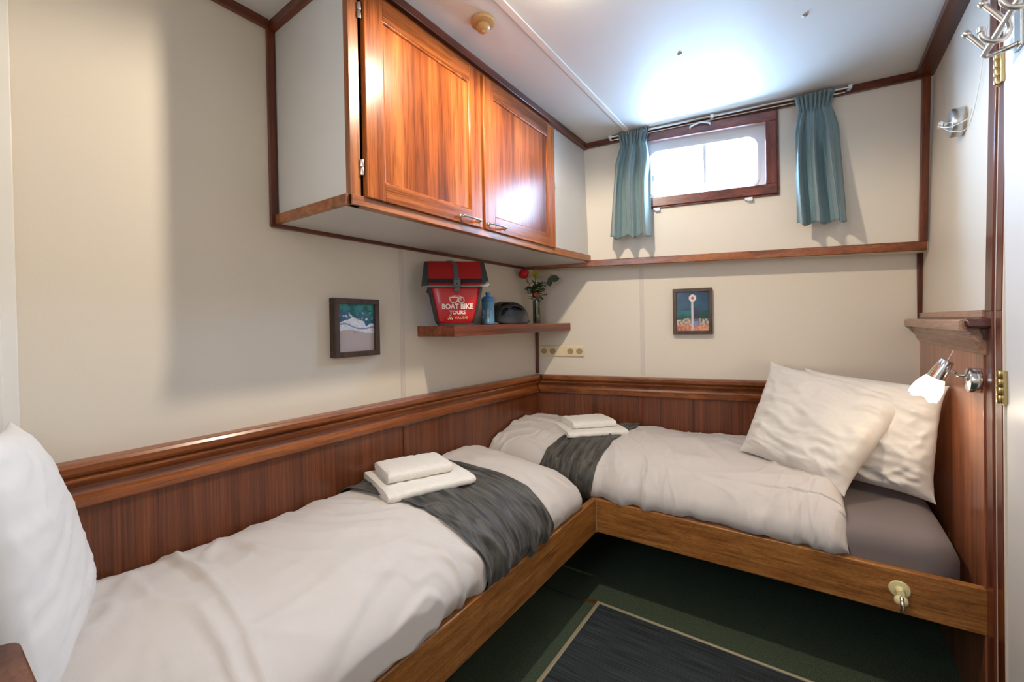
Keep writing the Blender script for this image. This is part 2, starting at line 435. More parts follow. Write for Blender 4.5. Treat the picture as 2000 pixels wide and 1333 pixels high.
def trim(bm, mat, label, bevel=0.002):
    TRIM_N[0] += 1
    return tag(finish(bm, 'trim_%d' % TRIM_N[0], mat, bevel=bevel), label, 'trim', kind='structure')

# ------------------------------------------------------------------ room shell
YR = -3.2        # rear wall
bm = B(); box(bm, -0.1, 2.1, YR - 0.1, 0.6, -0.08, 0.0)
tag(finish(bm, 'floor', M_carpet), 'dark green carpeted cabin floor under the bunks', 'floor', kind='structure')
bm = B()
def cz(x, y, d=0): return (x, y, ceil_z(x, y) + d)
hexa(bm, [cz(-0.1, YR - .1), cz(2.1, YR - .1), cz(2.1, 0.6), cz(-0.1, 0.6), cz(-0.1, YR - .1, .06), cz(2.1, YR - .1, .06), cz(2.1, 0.6, .06), cz(-0.1, 0.6, .06)])
tag(finish(bm, 'ceiling', M_ceil), 'glossy off-white sloping cabin ceiling', 'ceiling', kind='structure')
bm = B(); box(bm, -0.08, 0.0, YR, 0.1, 0, 2.4)
tag(finish(bm, 'wall_left', M_wall), 'cream panelled wall along the left bunk', 'wall', kind='structure')
# back wall with window opening (oblique), s = 0..1.97
WS0, WS1, WZ0, WZ1 = 0.665, 1.325, 1.945, 2.325
bm = B()
bwbox(bm, -.06, 2.05, -.10, 0.0, 0, 1.70)
for (a, b_, c0, c1, d) in ((-0.16, WS0, 1.640, 1.617, 2.50), (WS1, 2.05, 1.600, 1.577, 2.50), (WS0, WS1, 1.617, 1.600, WZ0)):
    ubox(bm, a, b_, -0.16, 0.0, c0, d, c1, d)
ubox(bm, WS0, WS1, -.16, 0, WZ1, 2.50)
tag(finish(bm, 'wall_back', M_wall), 'cream back wall holding the small window', 'wall', kind='structure')
# right wall: lower vertical, upper leaning a little outwards; door opening nearer the camera
bm = B()
box(bm, WR, WR + 0.07, -0.66, 0.5, 0, 1.28)
hexa(bm, [(WR, -0.66, 1.28), (WR + .07, -0.66, 1.28), (WR + .07, 0.5, 1.28), (WR, 0.5, 1.28),
          (WR + lean(2.45), -0.66, 2.45), (WR + .09, -0.66, 2.45), (WR + .09, 0.5, 2.45), (WR + lean(2.45), 0.5, 2.45)])
box(bm, WR + .012, WR + 0.07, YR, -1.42, 0, 2.4)
box(bm, WR + .012, WR + 0.07, -1.42, -0.66, 2.06, 2.4)
tag(finish(bm, 'wall_right', M_wall), 'cream partition wall at the pillow end of the back bunk', 'wall', kind='structure')
# rear wall with an added window opening for the fill light
bm = B()
box(bm, -0.08, 0.5, YR - .08, YR, 0, 2.4); box(bm, 1.4, 2.0, YR - .08, YR, 0, 2.4)
box(bm, 0.5, 1.4, YR - .08, YR, 0, 1.35); box(bm, 0.5, 1.4, YR - .08, YR, 2.05, 2.4)
tag(finish(bm, 'wall_rear', M_wall), 'cream wall behind the viewer', 'wall', kind='structure')
bm = B()
for q in ((0.5, 0.54, 1.35, 2.05), (1.36, 1.4, 1.35, 2.05), (0.54, 1.36, 1.35, 1.39), (0.54, 1.36, 2.01, 2.05), (0.93, 0.97, 1.39, 2.01)):
    box(bm, q[0], q[1], YR - .06, YR + .015, q[2], q[3])
tag(finish(bm, 'added_rear_window', M_alu, bevel=.003), 'white framed window added behind the viewer for fill light', 'window', kind='structure')  # added window around the rear fill, out of view
# head partition of the left bunk
bm = B(); box(bm, 0.0, 0.60, -2.40, -2.335, 0, ceil_z(0.3, -2.37))
tag(finish(bm, 'wall_head', M_white), 'white partition at the head of the left bunk', 'wall', kind='structure')
bm = B(); box(bm, 0.0, 0.010, -2.262, -2.219, 0.96, ceil_z(0, -2.24)); box(bm, 0.0, 0.018, -2.262, -2.243, 0.96, ceil_z(0, -2.24))
trim(bm, M_white, 'white vertical corner strip at the far left of the left wall')
# wall joint strips
bm = B(); box(bm, 0.0, 0.0025, -1.120, -1.096, 0.95, 1.60)
trim(bm, M_seamw, 'thin cream joint strip on the left wall beside the pannier', 0.0008)
bm = B(); bwbox(bm, 0.650, 0.672, 0, 0.0025, 0.95, 1.575)
trim(bm, M_seamw, 'thin cream joint strip on the back wall below the ledge', 0.0008)
bm = B(); hexa(bm, [(0.646, -3.1, ceil_z(.6, -3.1) - .004), (0.671, -3.1, ceil_z(.6, -3.1) - .004), (0.671, 0.10, ceil_z(.6, .1) - .004), (0.646, 0.10, ceil_z(.6, .1) - .004),
                    (0.646, -3.1, ceil_z(.6, -3.1) + .002), (0.671, -3.1, ceil_z(.6, -3.1) + .002), (0.671, 0.10, ceil_z(.6, .1) + .002), (0.646, 0.10, ceil_z(.6, .1) + .002)])
trim(bm, M_seam, 'white cover strip over the joint in the ceiling', 0.001)

# ceiling trims
def beam(bm, p0, p1, side, w, h):
    """bar hanging under the ceiling from p0 to p1; side = unit vec for the width w, h = height below"""
    s = Vector(side) * w; d0 = ceil_z(p0[0], p0[1]); d1 = ceil_z(p1[0], p1[1])
    a = Vector((p0[0], p0[1], 0)); b = Vector((p1[0], p1[1], 0))
    Z = Vector((0, 0, 1)); h0, h1 = (h if isinstance(h, tuple) else (h, h))
    hexa(bm, [a + Z * (d0 - h0), a + s + Z * (d0 - h0), b + s + Z * (d1 - h1), b + Z * (d1 - h1), a + Z * (d0 + .002), a + s + Z * (d0 + .002), b + s + Z * (d1 + .002), b + Z * (d1 + .002)])
bm = B(); beam(bm, (0, -3.15), (0, -1.655), (1, 0, 0), .016, .028)
trim(bm, M_trim['y'], 'dark mahogany strip where the left wall meets the ceiling')
q0, q1 = up(.30, 0, 2.37), up(1.97, 0, 2.42)
bm = B(); beam(bm, (q0.x, q0.y), (q1.x, q1.y), (BY, -BX, 0), .018, (.028, .034))
trim(bm, M_trim['x'], 'dark mahogany strip where the back wall meets the ceiling')
bm = B(); beam(bm, (WR + .022, -3.1), (WR + .022, 0.26), (-1, 0, 0), .064, (.027, .027))
trim(bm, M_trim['y'], 'broad mahogany strip where the right wall meets the ceiling')
# corner posts
bm = B(); bwbox(bm, 0.0, 0.020, 0.0, 0.012, 0.945, 1.225)
trim(bm, M_trim['z'], 'thin dark corner bead under the shelf')
bm = B(); hexa(bm, [up(1.925, .016, 1.62), up(1.955, .016, 1.62), up(1.955, 0, 1.62), up(1.925, 0, 1.62),
                    up(1.942, .016, 2.40), up(1.972, .016, 2.40), up(1.972, 0, 2.40), up(1.942, 0, 2.40)])
trim(bm, M_trim['z'], 'mahogany corner post right of the window')
bm = B(); bwbox(bm, 1.918, 1.940, 0, .012, 1.255, 1.60)
trim(bm, M_trim['z'], 'narrow mahogany corner post under the end of the ledge')
# ledge on the back wall
bm = B(); ubox(bm, -0.09, 1.955, -.002, 0.012, 1.612, 1.650, 1.577, 1.622)
trim(bm, M_rail['x'], 'long mahogany ledge across the back wall below the window', .004)

# wainscot rails and panels
RP = [(0, .835), (.010, .835), (.012, .838), (.024, .842), (.026, .862), (.016, .870), (.012, .880), (.014, .890), (.026, .902), (.034, .908), (.036, .914), (.030, .918), (.040, .924), (.046, .930), (.047, .944), (.042, .951), (.036, .953), (0, .953)]
bm = B()
sweep(bm, RP, [lambda a, b: Vector((a, -2.33, b + .006)), lambda a, b: Vector((a, -1.0, b)), lambda a, b: Vector((a, a * -0.8, b - .014))])
trim(bm, M_rail['y'], 'moulded wooden rail capping the panelling along the left wall', 0)
bm = B()
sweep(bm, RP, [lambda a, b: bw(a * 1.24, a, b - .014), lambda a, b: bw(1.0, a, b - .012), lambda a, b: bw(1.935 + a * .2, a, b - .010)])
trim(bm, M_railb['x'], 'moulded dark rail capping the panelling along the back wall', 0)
bm = B(); box(bm, 0, .008, -2.33, -1.128, .0, .84); box(bm, 0, .008, -1.118, -0.0, .0, .83)
box(bm, 0, .004, -1.128, -1.118, .0, .83)
tag(finish(bm, 'wall_wainscot_left', M_panel_z, bevel=.001), 'reddish striped mahogany panelling along the left bunk', 'panelling', kind='structure')
bm = B(); bwbox(bm, 0, 1.93, 0, .008, .0, .83)
tag(finish(bm, 'wall_wainscot_back', M_panel_z, bevel=.001), 'reddish striped mahogany panelling behind the back bunk', 'panelling', kind='structure')
bm = B(); bwbox(bm, .002, .02, .008, .02, .30, .83); bwbox(bm, .638, .662, .008, .013, .30, .822)
trim(bm, M_trim['z'], 'dark upright battens on the panelling behind the back bunk', .001)

# ------------------------------------------------------------------ window
wi = bpy.data.objects.new('window_1', None); COL.objects.link(wi)
wi.location = up(1.0, 0, 1.92)
tag(wi, 'small mahogany framed window with rounded white inner frame between teal curtains', 'window', kind='structure')
def wpart(bm, name, mat, **k):
    o = finish(bm, name, mat, **k); o.parent = wi; o.matrix_parent_inverse = Matrix.Translation(-Vector(wi.location)); return o
bm = B()
F0, F1, FZ0, FZ1, FWD = 0.640, 1.350, 1.922, 2.352, 0.052
hexa_list = [(F0, F1, FZ0, FZ0 + FWD), (F0, F1, FZ1 - FWD, FZ1), (F0, F0 + FWD, FZ0 + FWD, FZ1 - FWD), (F1 - FWD, F1, FZ0 + FWD, FZ1 - FWD)]
for a, b_, c, d in hexa_list[:2]: ubox(bm, a, b_, 0, .024, c, d)
wpart(bm, 'frame_rail', M_wframe['x'], bevel=.003)
bm = B()
for a, b_, c, d in hexa_list[2:]: ubox(bm, a, b_, 0, .024, c, d)
wpart(bm, 'frame_stile', M_wframe['z'], bevel=.003)
bm = B()   # outer stepped moulding
for a, b_, c, d in ((F0 - .008, F1 + .010, FZ0 - .008, FZ0), (F0 - .008, F1 + .010, FZ1, FZ1 + .008), (F1, F1 + .010, FZ0, FZ1), (F0 - .008, F0, FZ0, FZ1)):
    ubox(bm, a, b_, 0, .014, c, d)
wpart(bm, 'frame_moulding', M_wframe['x'], bevel=.002)
# white rounded-rectangle frame
def rrect(s0, s1, z0, z1, r, n=8):
    out = []
    for cx, cy, a0 in ((s1 - r, z1 - r, 0), (s0 + r, z1 - r, 90), (s0 + r, z0 + r, 180), (s1 - r, z0 + r, 270)):
        for k in range(n + 1):
            a = math.radians(a0 + 90 * k / n); out.append((cx + r * math.cos(a), cy + r * math.sin(a)))
    return out
def ringframe(bm, outer, inner, o0, o1):
    n = len(outer); R = []
    for pts in (outer, inner):
        R.append([bm.verts.new(up(s, o1, z)) for s, z in pts]); R.append([bm.verts.new(up(s, o0, z)) for s, z in pts])
    for k in range(n):
        j = (k + 1) % n
        for a, b_ in ((R[0], R[2]), (R[2], R[3]), (R[3], R[1]), (R[1], R[0])):
            bm.faces.new((a[k], a[j], b_[j], b_[k]))
bm = B()
ringframe(bm, rrect(WS0, WS1, WZ0, WZ1, .002), rrect(.708, 1.272, 1.985, 2.262, .055), -.075, -.045)
ringframe(bm, rrect(.702, 1.278, 1.979, 2.268, .06), rrect(.712, 1.268, 1.989, 2.258, .052), -.045, -.037)
wpart(bm, 'inner_frame', M_alu, smooth=35)
bm = B(); ubox(bm, 1.001, 1.017, -.075, -.048, 1.985, 2.262)
wpart(bm, 'mullion', M_alu, bevel=.002)
bm = B(); ubox(bm, .70, 1.28, -.068, -.064, 1.975, 2.27)
wpart(bm, 'glass_pane', M_glass)
bm = B(); ubox(bm, .722, .738, -.062, -.040, 2.085, 2.125)
wpart(bm, 'sliding_latch', M_alu, bevel=.002)
bm = B()
tube(bm, spline([up(.935, .024, 2.333), up(.94, .040, 2.336), up(.985, .046, 2.346), up(1.03, .040, 2.338), up(1.036, .024, 2.335)], 18), .0045, 8)
wpart(bm, 'pull_handle', M_alu, smooth=60)
for s in (.735, 1.200):
    bm = B(); ubox(bm, s, s + .036, 0, .022, 1.903, 1.915); ubox(bm, s + .010, s + .036, .0, .028, 1.896, 1.905)
    wpart(bm, 'hinge', M_alu, bevel=.0015)

# curtain rail
cr = empty('curtain_rail', 'thin silver curtain rail above the small window', 'curtain rail', loc=up(.5, .03, 2.36))
def sub(o, par):
    o.parent = par; o.matrix_parent_inverse = Matrix.LocRotScale(par.location, par.rotation_euler, None).inverted(); return o
def rail_z(s): return 2.352 + (s - .5) * .031
bm = B(); tube(bm, [up(.50, .045, rail_z(.5)), up(1.66, .045, rail_z(1.66))], .0055, 10)
sub(finish(bm, 'rod', M_nickel, smooth=60), cr)
bm = B(); tube(bm, [up(.50, .028, rail_z(.5) - .012), up(1.64, .028, rail_z(1.64) - .012)], .0035, 8)
sub(finish(bm, 'draw_wire', M_nickel, smooth=60), cr)
for s in (1.045, 1.655, .50):
    bm = B(); ubox(bm, s - .008, s + .008, 0, .052, rail_z(s) - .008, rail_z(s) + .010)
    sub(finish(bm, 'bracket', M_alu, bevel=.002), cr)

# curtains
def curtain(s0, s1, b0, b1, ztop, zbot, n, seed, label, tiltb):
    rnd = random.Random(seed)
    ph = [rnd.uniform(-.5, .5) for _ in range(40)]
    def fn(u, v):
        # v 0 top .. 1 bottom
        head = 0.13
        g = min(1, abs(v - head) / .09) if v > head else 1
        top_s = s0 + (s1 - s0) * u; bot_s = b0 + (b1 - b0) * u
        # narrowest just under the heading
        k = max(0, (v - head) / (1 - head)) ** 0.8
        mid = (s0 + s1) / 2; squeeze = 0.76 + 0.24 * min(1, abs(v - head) * 6)
        s = (mid + (top_s - mid) * squeeze) * (1 - k) + bot_s * k
        a = 2 * PI * (n * u + .30 * nz(u * 3, seed, v * 1.2))
        if v < head:
            amp = .008 + .008 * (head - v) / head
            off = .062 + amp * math.sin(3 * a) + .003 * math.sin(7 * a)
        else:
            e = min(1, (v - head) / .35)
            amp = .007 + .034 * e
            off = .058 + amp * (math.sin(a + .5 * math.sin(v * 2 + seed)) + .30 * math.sin(2.3 * a + seed + v)) + .003 * math.sin(4 * a) * (1 - e)
            s += .007 * math.cos(a) * e
        off = max(off, .026 + .002 * math.sin(a))
        z = ztop + rail_z(0) * 0 + (zbot - ztop) * v + tiltb * u * (1 - v)
        if v > .9: z += .010 * math.sin(a + 1.2) * (v - .9) * 10
        return at_off(s, .165 + off + .05 * v, z)
    bm = B(); grid(bm, fn, 150, 60)
    o = finish(bm, 'curtain', M_teal, smooth=180, solid=.0025)
    return tag(o, label, 'curtain', 'teal curtains at the small window')
curtain(.532, .722, .478, .722, 2.388, 1.768, 2.7, 3, 'short gathered teal curtain left of the window, nearer the cabinet', .008)
curtain(1.428, 1.612, 1.432, 1.652, 2.410, 1.752, 2.7, 8, 'short gathered teal curtain right of the window', .012)

# ------------------------------------------------------------------ overhead cabinet
CY0, CY1 = -1.636, -.497          # box ends in y (doors), filler continues to the back wall
CXF = .400
CZB = 1.612
cab = empty('overhead_cabinet', 'overhead wall cabinet with two glossy mahogany doors above the shelf', 'cabinet', loc=(0, -1.636, CZB))
def cp(bm, name, mat, par=None, **k):
    o = finish(bm, name, mat, **k)
    return sub(o, par or cab)
def slab(bm, x0, x1, y0, y1, z0, d):
    """box whose top follows the ceiling minus d"""
    hexa(bm, [(x0, y0, z0), (x1, y0, z0), (x1, y1, z0), (x0, y1, z0),
              (x0, y0, ceil_z(x0, y0) - d), (x1, y0, ceil_z(x1, y0) - d), (x1, y1, ceil_z(x1, y1) - d), (x0, y1, ceil_z(x0, y1) - d)])
yb = yup(CXF)
bm = B(); slab(bm, 0.001, .385, CY0 + .002, CY0 + .02, CZB + .01, .002); hexa(bm, [(0.001, CY0 + .002, CZB + .002), (.385, CY0 + .002, CZB + .002), (.385, yup(.385) + .01, CZB + .002), (0.001, yup(0) + .01, CZB + .002), (0.001, CY0 + .002, CZB + .016), (.385, CY0 + .002, CZB + .016), (.385, yup(.385) + .01, CZB + .016), (0.001, yup(0) + .01, CZB + .016)])
cp(bm, 'carcass', M_cab)
bm = B(); slab(bm, .380, .398, CY1, yup(.39), CZB + .03, .003)
cp(bm, 'filler_panel', M_cab)
# face frame
bm = B(); slab(bm, .384, CXF + .006, CY0, CY0 + .034, CZB, .003)
cp(bm, 'face_stile', M_face_z, bevel=.0015)
for q0, q1 in ((-1.075, -1.03), (CY1 - .03, CY1)):
    bm = B(); slab(bm, .384, CXF, q0, q1, CZB + .03, .003)
    cp(bm, 'face_stile', M_door_z, bevel=.0015)
bm = B(); box(bm, .380, .412, CY0, CY1, CZB, CZB + .030)
cp(bm, 'face_rail', M_face_y, bevel=.002)
bm = B(); hexa(bm, [(.380, CY1, CZB + .002), (.410, CY1, CZB + .002), (.410, yup(.41), CZB + .008), (.380, yup(.38), CZB + .008),
                    (.380, CY1, CZB + .036), (.410, CY1, CZB + .036), (.410, yup(.41), CZB + .044), (.380, yup(.38), CZB + .044)])
cp(bm, 'filler_rail', M_face_y, bevel=.002)
bm = B()
d = ceil_z(.39, CY0); e = ceil_z(.39, -.0); 
hexa(bm, [(.384, CY0, d - .05), (.404, CY0, d - .05), (.404, CY1, ceil_z(.39, CY1) - .045), (.384, CY1, ceil_z(.39, CY1) - .045), (.384, CY0, d - .003), (.404, CY0, d - .003), (.404, CY1, ceil_z(.39, CY1) - .003), (.384, CY1, ceil_z(.39, CY1) - .003)])
cp(bm, 'top_rail', M_door_y, bevel=.001)
bm = B(); beam(bm, (.396, CY0), (.396, yup(.40, 2.2) - .0), (1, 0, 0), .026, (.028, .030))
cp(bm, 'ceiling_moulding', M_trim['y'], bevel=.002)
# side trims
bm = B(); slab(bm, 0.0, .014, CY0 - .024, CY0 - .0, CZB - .008, .002)
cp(bm, 'wall_batten', M_trim['z'], bevel=.0015)
bm = B(); box(bm, 0.008, .400, CY0 - .012, CY0 + .004, CZB, CZB + .030)
cp(bm, 'side_rail', M_face_y, bevel=.0015)
bm = B(); beam(bm, (0.012, CY0 + .003), (.43, CY0 + .003), (0, -1, 0), .02, .030)
cp(bm, 'side_ceiling_moulding', M_trim['x'], bevel=.0015)
bm = B(); box(bm, 0, .013, CY0 - .02, -.145, CZB - .012, CZB + .004)
cp(bm, 'under_batten', M_trim['y'], bevel=.0015)
bm = B(); tube(bm, [(CXF - .002, -.468, 1.968), (CXF + .014, -.468, 1.966), (CXF + .018, -.468, 1.952), (CXF + .014, -.468, 1.938), (CXF - .002, -.468, 1.936)], .0035, 8)
cp(bm, 'filler_pull', M_nickel, smooth=60)
def cab_door(y0, y1, z0, handle_y, hinges, hy):
    X0, X1 = CXF + .001, CXF + .022
    st = .066; br = .056
    def zt(y): return ceil_z(CXF, y) - .050
    dr = None
    bm = B()
    hexa(bm, [(X0, y0 + .003, z0 + .003), (X0 + .008, y0 + .003, z0 + .003), (X0 + .008, y1 - .003, z0 + .003), (X0, y1 - .003, z0 + .003), (X0, y0 + .003, zt(y0) - .003), (X0 + .008, y0 + .003, zt(y0) - .003), (X0 + .008, y1 - .003, zt(y1) - .003), (X0, y1 - .003, zt(y1) - .003)])
    dr = cp(bm, 'door', M_door_z)
    ch = []
    for q0, q1 in ((y0, y0 + st), (y1 - st, y1)):
        bm = B()
        hexa(bm, [(X0, q0, z0), (X1, q0, z0), (X1, q1, z0), (X0, q1, z0), (X0, q0, zt(q0)), (X1, q0, zt(q0)), (X1, q1, zt(q1)), (X0, q1, zt(q1))])
        ch.append(finish(bm, 'door_stile', M_door_z, bevel=.002))
    bm = B(); box(bm, X0, X1, y0 + st, y1 - st, z0, z0 + br)
    ch.append(finish(bm, 'door_rail', M_door_y, bevel=.001))
    bm = B()
    hexa(bm, [(X0, y0 + st, zt(y0 + st) - .062), (X1, y0 + st, zt(y0 + st) - .062), (X1, y1 - st, zt(y1 - st) - .062), (X0, y1 - st, zt(y1 - st) - .062), (X0, y0 + st, zt(y0 + st)), (X1, y0 + st, zt(y0 + st)), (X1, y1 - st, zt(y1 - st)), (X0, y1 - st, zt(y1 - st))])
    ch.append(finish(bm, 'door_rail', M_door_y, bevel=.001))
    bm = B()
    a, b_ = y0 + st, y1 - st; c = z0 + br; ta, tb = zt(a) - .062, zt(b_) - .062
    hexa(bm, [(X0, a, c), (X1 - .008, a, c), (X1 - .008, b_, c), (X0, b_, c), (X0, a, ta), (X1 - .008, a, ta), (X1 - .008, b_, tb), (X0, b_, tb)])
    ch.append(finish(bm, 'door_panel', M_door_panel))
    # bead around the panel
    bm = B(); w_ = .008
    for (p0, q0, p1, q1) in ((a, c, b_, c), (a, ta, b_, tb), (a, c, a, ta), (b_, c, b_, tb)):
        tube(bm, [(X1 - .008, p0, q0), (X1 - .008, p1, q1)], .0065, 8)
    ch.append(finish(bm, 'door_bead', M_door_z, smooth=60))
    bm = B(); hy0 = hy; hz = z0 + .022
    tube(bm, spline([(X1, hy0, hz), (X1 + .016, hy0 + .004, hz), (X1 + .022, hy0 + .03, hz - .001), (X1 + .022, hy0 + .075, hz - .001), (X1 + .016, hy0 + .101, hz), (X1, hy0 + .105, hz)], 22), [.0062] + [.0045] * 20 + [.0062], 10)
    lathe(bm, [(.008, 0), (.008, .003), (.005, .006)], (X1, hy0, hz), (1, 0, 0), 14); lathe(bm, [(.008, 0), (.008, .003), (.005, .006)], (X1, hy0 + .105, hz), (1, 0, 0), 14)
    ch.append(finish(bm, 'handle', M_nickel, smooth=60))
    for hz in hinges:
        bm = B(); 
        for k in (0, 1):
            lathe(bm, [(.0055, 0), (.0065, .003), (.0065, .019), (.0055, .022)], (X0 + .008, y0 - .007, hz + k * .0235), (0, 0, 1), 12)
        box(bm, X0, X0 + .006, y0 - .010, y0 + .003, hz + .006, hz + .042)
        ch.append(finish(bm, 'hinge', M_nickel, smooth=50))
    for c_ in ch: 
        c_.parent = dr
    for c_ in ch:
        c_.matrix_parent_inverse = (Matrix.Translation(cab.location).inverted() @ Matrix.Identity(4)).inverted() @ Matrix.Identity(4)
        c_.matrix_parent_inverse = Matrix.Identity(4)
    return dr
cab_door(-1.592, -1.062, 1.640, 0, (1.702, 2.150), -1.192)
cab_door(-1.046, -.480, 1.640, 0, (), -1.026)

# ------------------------------------------------------------------ ceiling bits
LX, LY = .905, -1.255
lz = ceil_z(LX, LY)
dl = empty('ceiling_downlight', 'lit round recessed ceiling light at the top edge of the picture', 'ceiling light', loc=(LX, LY, lz))
bm = B(); lathe(bm, [(.034, -.001), (.036, -.006), (.052, -.006), (.055, -.003), (.055, .0)], (LX, LY, lz), seg=40, cap=False)
sub(finish(bm, 'trim_ring', M_nickel, smooth=60), dl)
bm = B(); lathe(bm, [(.0001, -.003), (.033, -.003), (.035, -.001)], (LX, LY, lz), seg=40, cap=False)
sub(finish(bm, 'lens', M_bulb, smooth=60), dl)
def spot(name, loc, energy, rad=.03, ang=172, blend=.25, col=(1, .88, .72)):
    d = bpy.data.lights.new(name, 'SPOT'); d.energy = energy; d.spot_size = math.radians(ang); d.spot_blend = blend
    d.shadow_soft_size = rad; d.color = col
    o = bpy.data.objects.new(name, d); COL.objects.link(o); o.location = loc; return o
def bulb_light(name, loc, energy, rad, col=(1, .86, .68)):
    d = bpy.data.lights.new(name, 'POINT'); d.energy = energy; d.shadow_soft_size = rad; d.color = col
    o = bpy.data.objects.new(name, d); COL.objects.link(o); o.location = loc; return o
spot('ceiling_downlight_beam', (LX, LY, lz - .035), LAMP_CEIL, .028, col=(1, .86, .68))
bulb_light('ceiling_downlight_glow', (LX, LY, lz - .060), 2.2, .03)
lx2, ly2 = 1.15, -2.75; lz2 = ceil_z(lx2, ly2)
bm = B(); lathe(bm, [(.0001, -.004), (.033, -.004), (.036, -.006), (.052, -.006), (.055, -.003), (.055, .0)], (lx2, ly2, lz2), seg=40, cap=False)
tag(finish(bm, 'ceiling_downlight', M_bulb, smooth=60, loc=(lx2, ly2, lz2)), 'added round ceiling fill light behind the viewer', 'ceiling light')  # added fixture, unseen behind the viewer, for warm fill
spot('added_rear_spot_fill', (lx2, ly2, lz2 - .035), FILL_REAR_SPOT, .05)  # fill spot of the added rear fixture

p = (.559, -1.216); z = ceil_z(*p)
det = empty('heat_detector', 'small round tan detector on the ceiling next to the cabinet', 'detector', loc=(p[0], p[1], z))
bm = B(); lathe(bm, [(.040, 0), (.042, -.006), (.040, -.012), (.030, -.016), (.024, -.017)], (p[0], p[1], z), seg=32)
sub(finish(bm, 'base', M_det, smooth=40), det)
bm = B(); lathe(bm, [(.022, -.016), (.024, -.026), (.018, -.034), (.008, -.037), (.008, -.042), (.0001, -.043)], (p[0], p[1], z), seg=28)
sub(finish(bm, 'sensor_head', M_det, smooth=40), det)
for (x, y), lab in (((1.050, -.596), 'tan screw cap on the ceiling, nearer the window'), ((1.456, -.533), 'tan screw cap on the ceiling, nearer the right wall')):
    zc = ceil_z(x, y)
    bm = B(); lathe(bm, [(.0085, 0.001), (.0085, -.002), (.006, -.004), (.0001, -.0045)], (x, y, zc), seg=16)
    tag(finish(bm, 'screw_cap', M_plug, smooth=50, loc=(x, y, zc)), lab, 'screw cap', 'screw caps in the ceiling')

# ------------------------------------------------------------------ shelf and what stands on it
ST = 1.264
bm = B()
v = [(0, -1.019), (.226, -1.019), (.226, yback(.226) - .002), (0, -.001)]
hexa(bm, [(x, y, ST - .047) for x, y in v] + [(x, y, ST) for x, y in v])
tag(finish(bm, 'wall_shelf', wood('shelf_wood', rgb(84, 34, 16), rgb(122, 58, 30), rgb(150, 78, 44), axis='y', across=45, along=1.4), bevel=.002), 'thick reddish wooden corner shelf below the overhead cabinet', 'shelf')

# pannier
PA = empty('pannier_bag', 'red and grey roll-top bicycle pannier standing on the corner shelf', 'bag', loc=(.146, -.925, ST), rotz=math.radians(46))
PA.scale = (.94, 1, 1)
def pp(bm, name, mat, **k):
    o = finish(bm, name, mat, **k); o.parent = PA; return o
# body: bulged trapezoid
def pbody(inset=0.0, front=0.0):
    def fn(u, v):
        return None
secs = []
def pan_ring(z):
    t = z / .20
    w_ = .088 + .042 * min(1, t * 1.05)
    if z < .03: w_ *= .86 + .14 * math.sqrt(max(0, 1 - (1 - z / .03) ** 2))
    return w_
bm = B(); rings = []
for iz in range(17):
    z = .202 * iz / 16; w_ = pan_ring(z); fy = -.052 - .010 * math.sin(PI * min(1, z / .2)); by = .045
    if z < .02: fy += .012 * (1 - z / .02)
    pts = []
    n = 22
    for k in range(n + 1):   # front side, bulging
        x = -w_ + 2 * w_ * k / n; e = abs(x / w_)
        pts.append((x, fy + .020 * e ** 6))
    pts += [(w_, by), (-w_, by)]
    rings.append([bm.verts.new((x, y, z)) for x, y in pts])
for i in range(16):
    for k in range(len(rings[0])):
        j = (k + 1) % len(rings[0]); bm.faces.new((rings[i][k], rings[i][j], rings[i + 1][j], rings[i + 1][k]))
bm.faces.new(rings[0]); bm.faces.new(rings[-1])
pp(bm, 'body', M_red, smooth=50)
# dark edge gussets
bm = B()
for sgn in (-1, 1):
    R = []
    for iz in range(17):
        z = .202 * iz / 16; w_ = pan_ring(z); fy = -.052 - .010 * math.sin(PI * min(1, z / .2)) + (.012 * (1 - z / .02) if z < .02 else 0)
        R.append([bm.verts.new((sgn * (w_ + dx), y, z)) for dx, y in ((-.011, fy + .004), (-.006, fy + .006), (.004, fy + .020), (.004, .047), (-.012, .047))])
    for i in range(16):
        for k in range(5):
            j = (k + 1) % 5; bm.faces.new((R[i][k], R[i][j], R[i + 1][j], R[i + 1][k]))
    bm.faces.new(R[0]); bm.faces.new(R[-1])
box(bm, -.080, .080, -.046, .047, -.0, .009)
pp(bm, 'edge_gusset', M_gun, smooth=40)
# lid
def lid_sec(x, s=1.0):
    return [(x, .040, .283), (x, .020, .290), (x, -.002, .288), (x, -.066, .196), (x, -.076, .172), (x, -.070, .168), (x, -.05, .176), (x, .046, .19)]
bm = B()
prof = [lid_sec(0)[k][1:] for k in range(8)]
sweep(bm, prof, [lambda a, b, x=x: Vector((x, a, b)) for x in (-.122, -.06, 0, .06, .122)])
pp(bm, 'roll_top', M_reddark, smooth=35)
for sg in (-1, 1):
    bm = B()
    fr = []
    sweep(bm, prof, [lambda a, b: Vector((sg * .122, a, b)), lambda a, b: Vector((sg * (.142 + (.29 - b) * .12), a, .17 + (b - .17) * .98))])
    pp(bm, 'roll_top_end', M_gun, smooth=35)
bm = B(); hexa(bm, [(-.124, -.0765, .186), (.124, -.0765, .186), (.124, -.070, .186), (-.124, -.070, .186), (-.124, -.068, .204), (.124, -.068, .204), (.124, -.060, .204), (-.124, -.060, .204)])
pp(bm, 'dark_band', M_black, bevel=.001)
bm = B(); tube(bm, [(-.152, -.072, .170), (0, -.078, .1695), (.152, -.072, .170)], .004, 8)
pp(bm, 'piping', M_pip, smooth=60)
bm = B()
sp = spline([(-.030, .012, .2915), (-.018, -.004, .2895), (.002, -.0165, .271), (.004, -.040, .238), (.004, -.0665, .200), (.004, -.079, .176), (.004, -.071, .150)], 26)
R = []
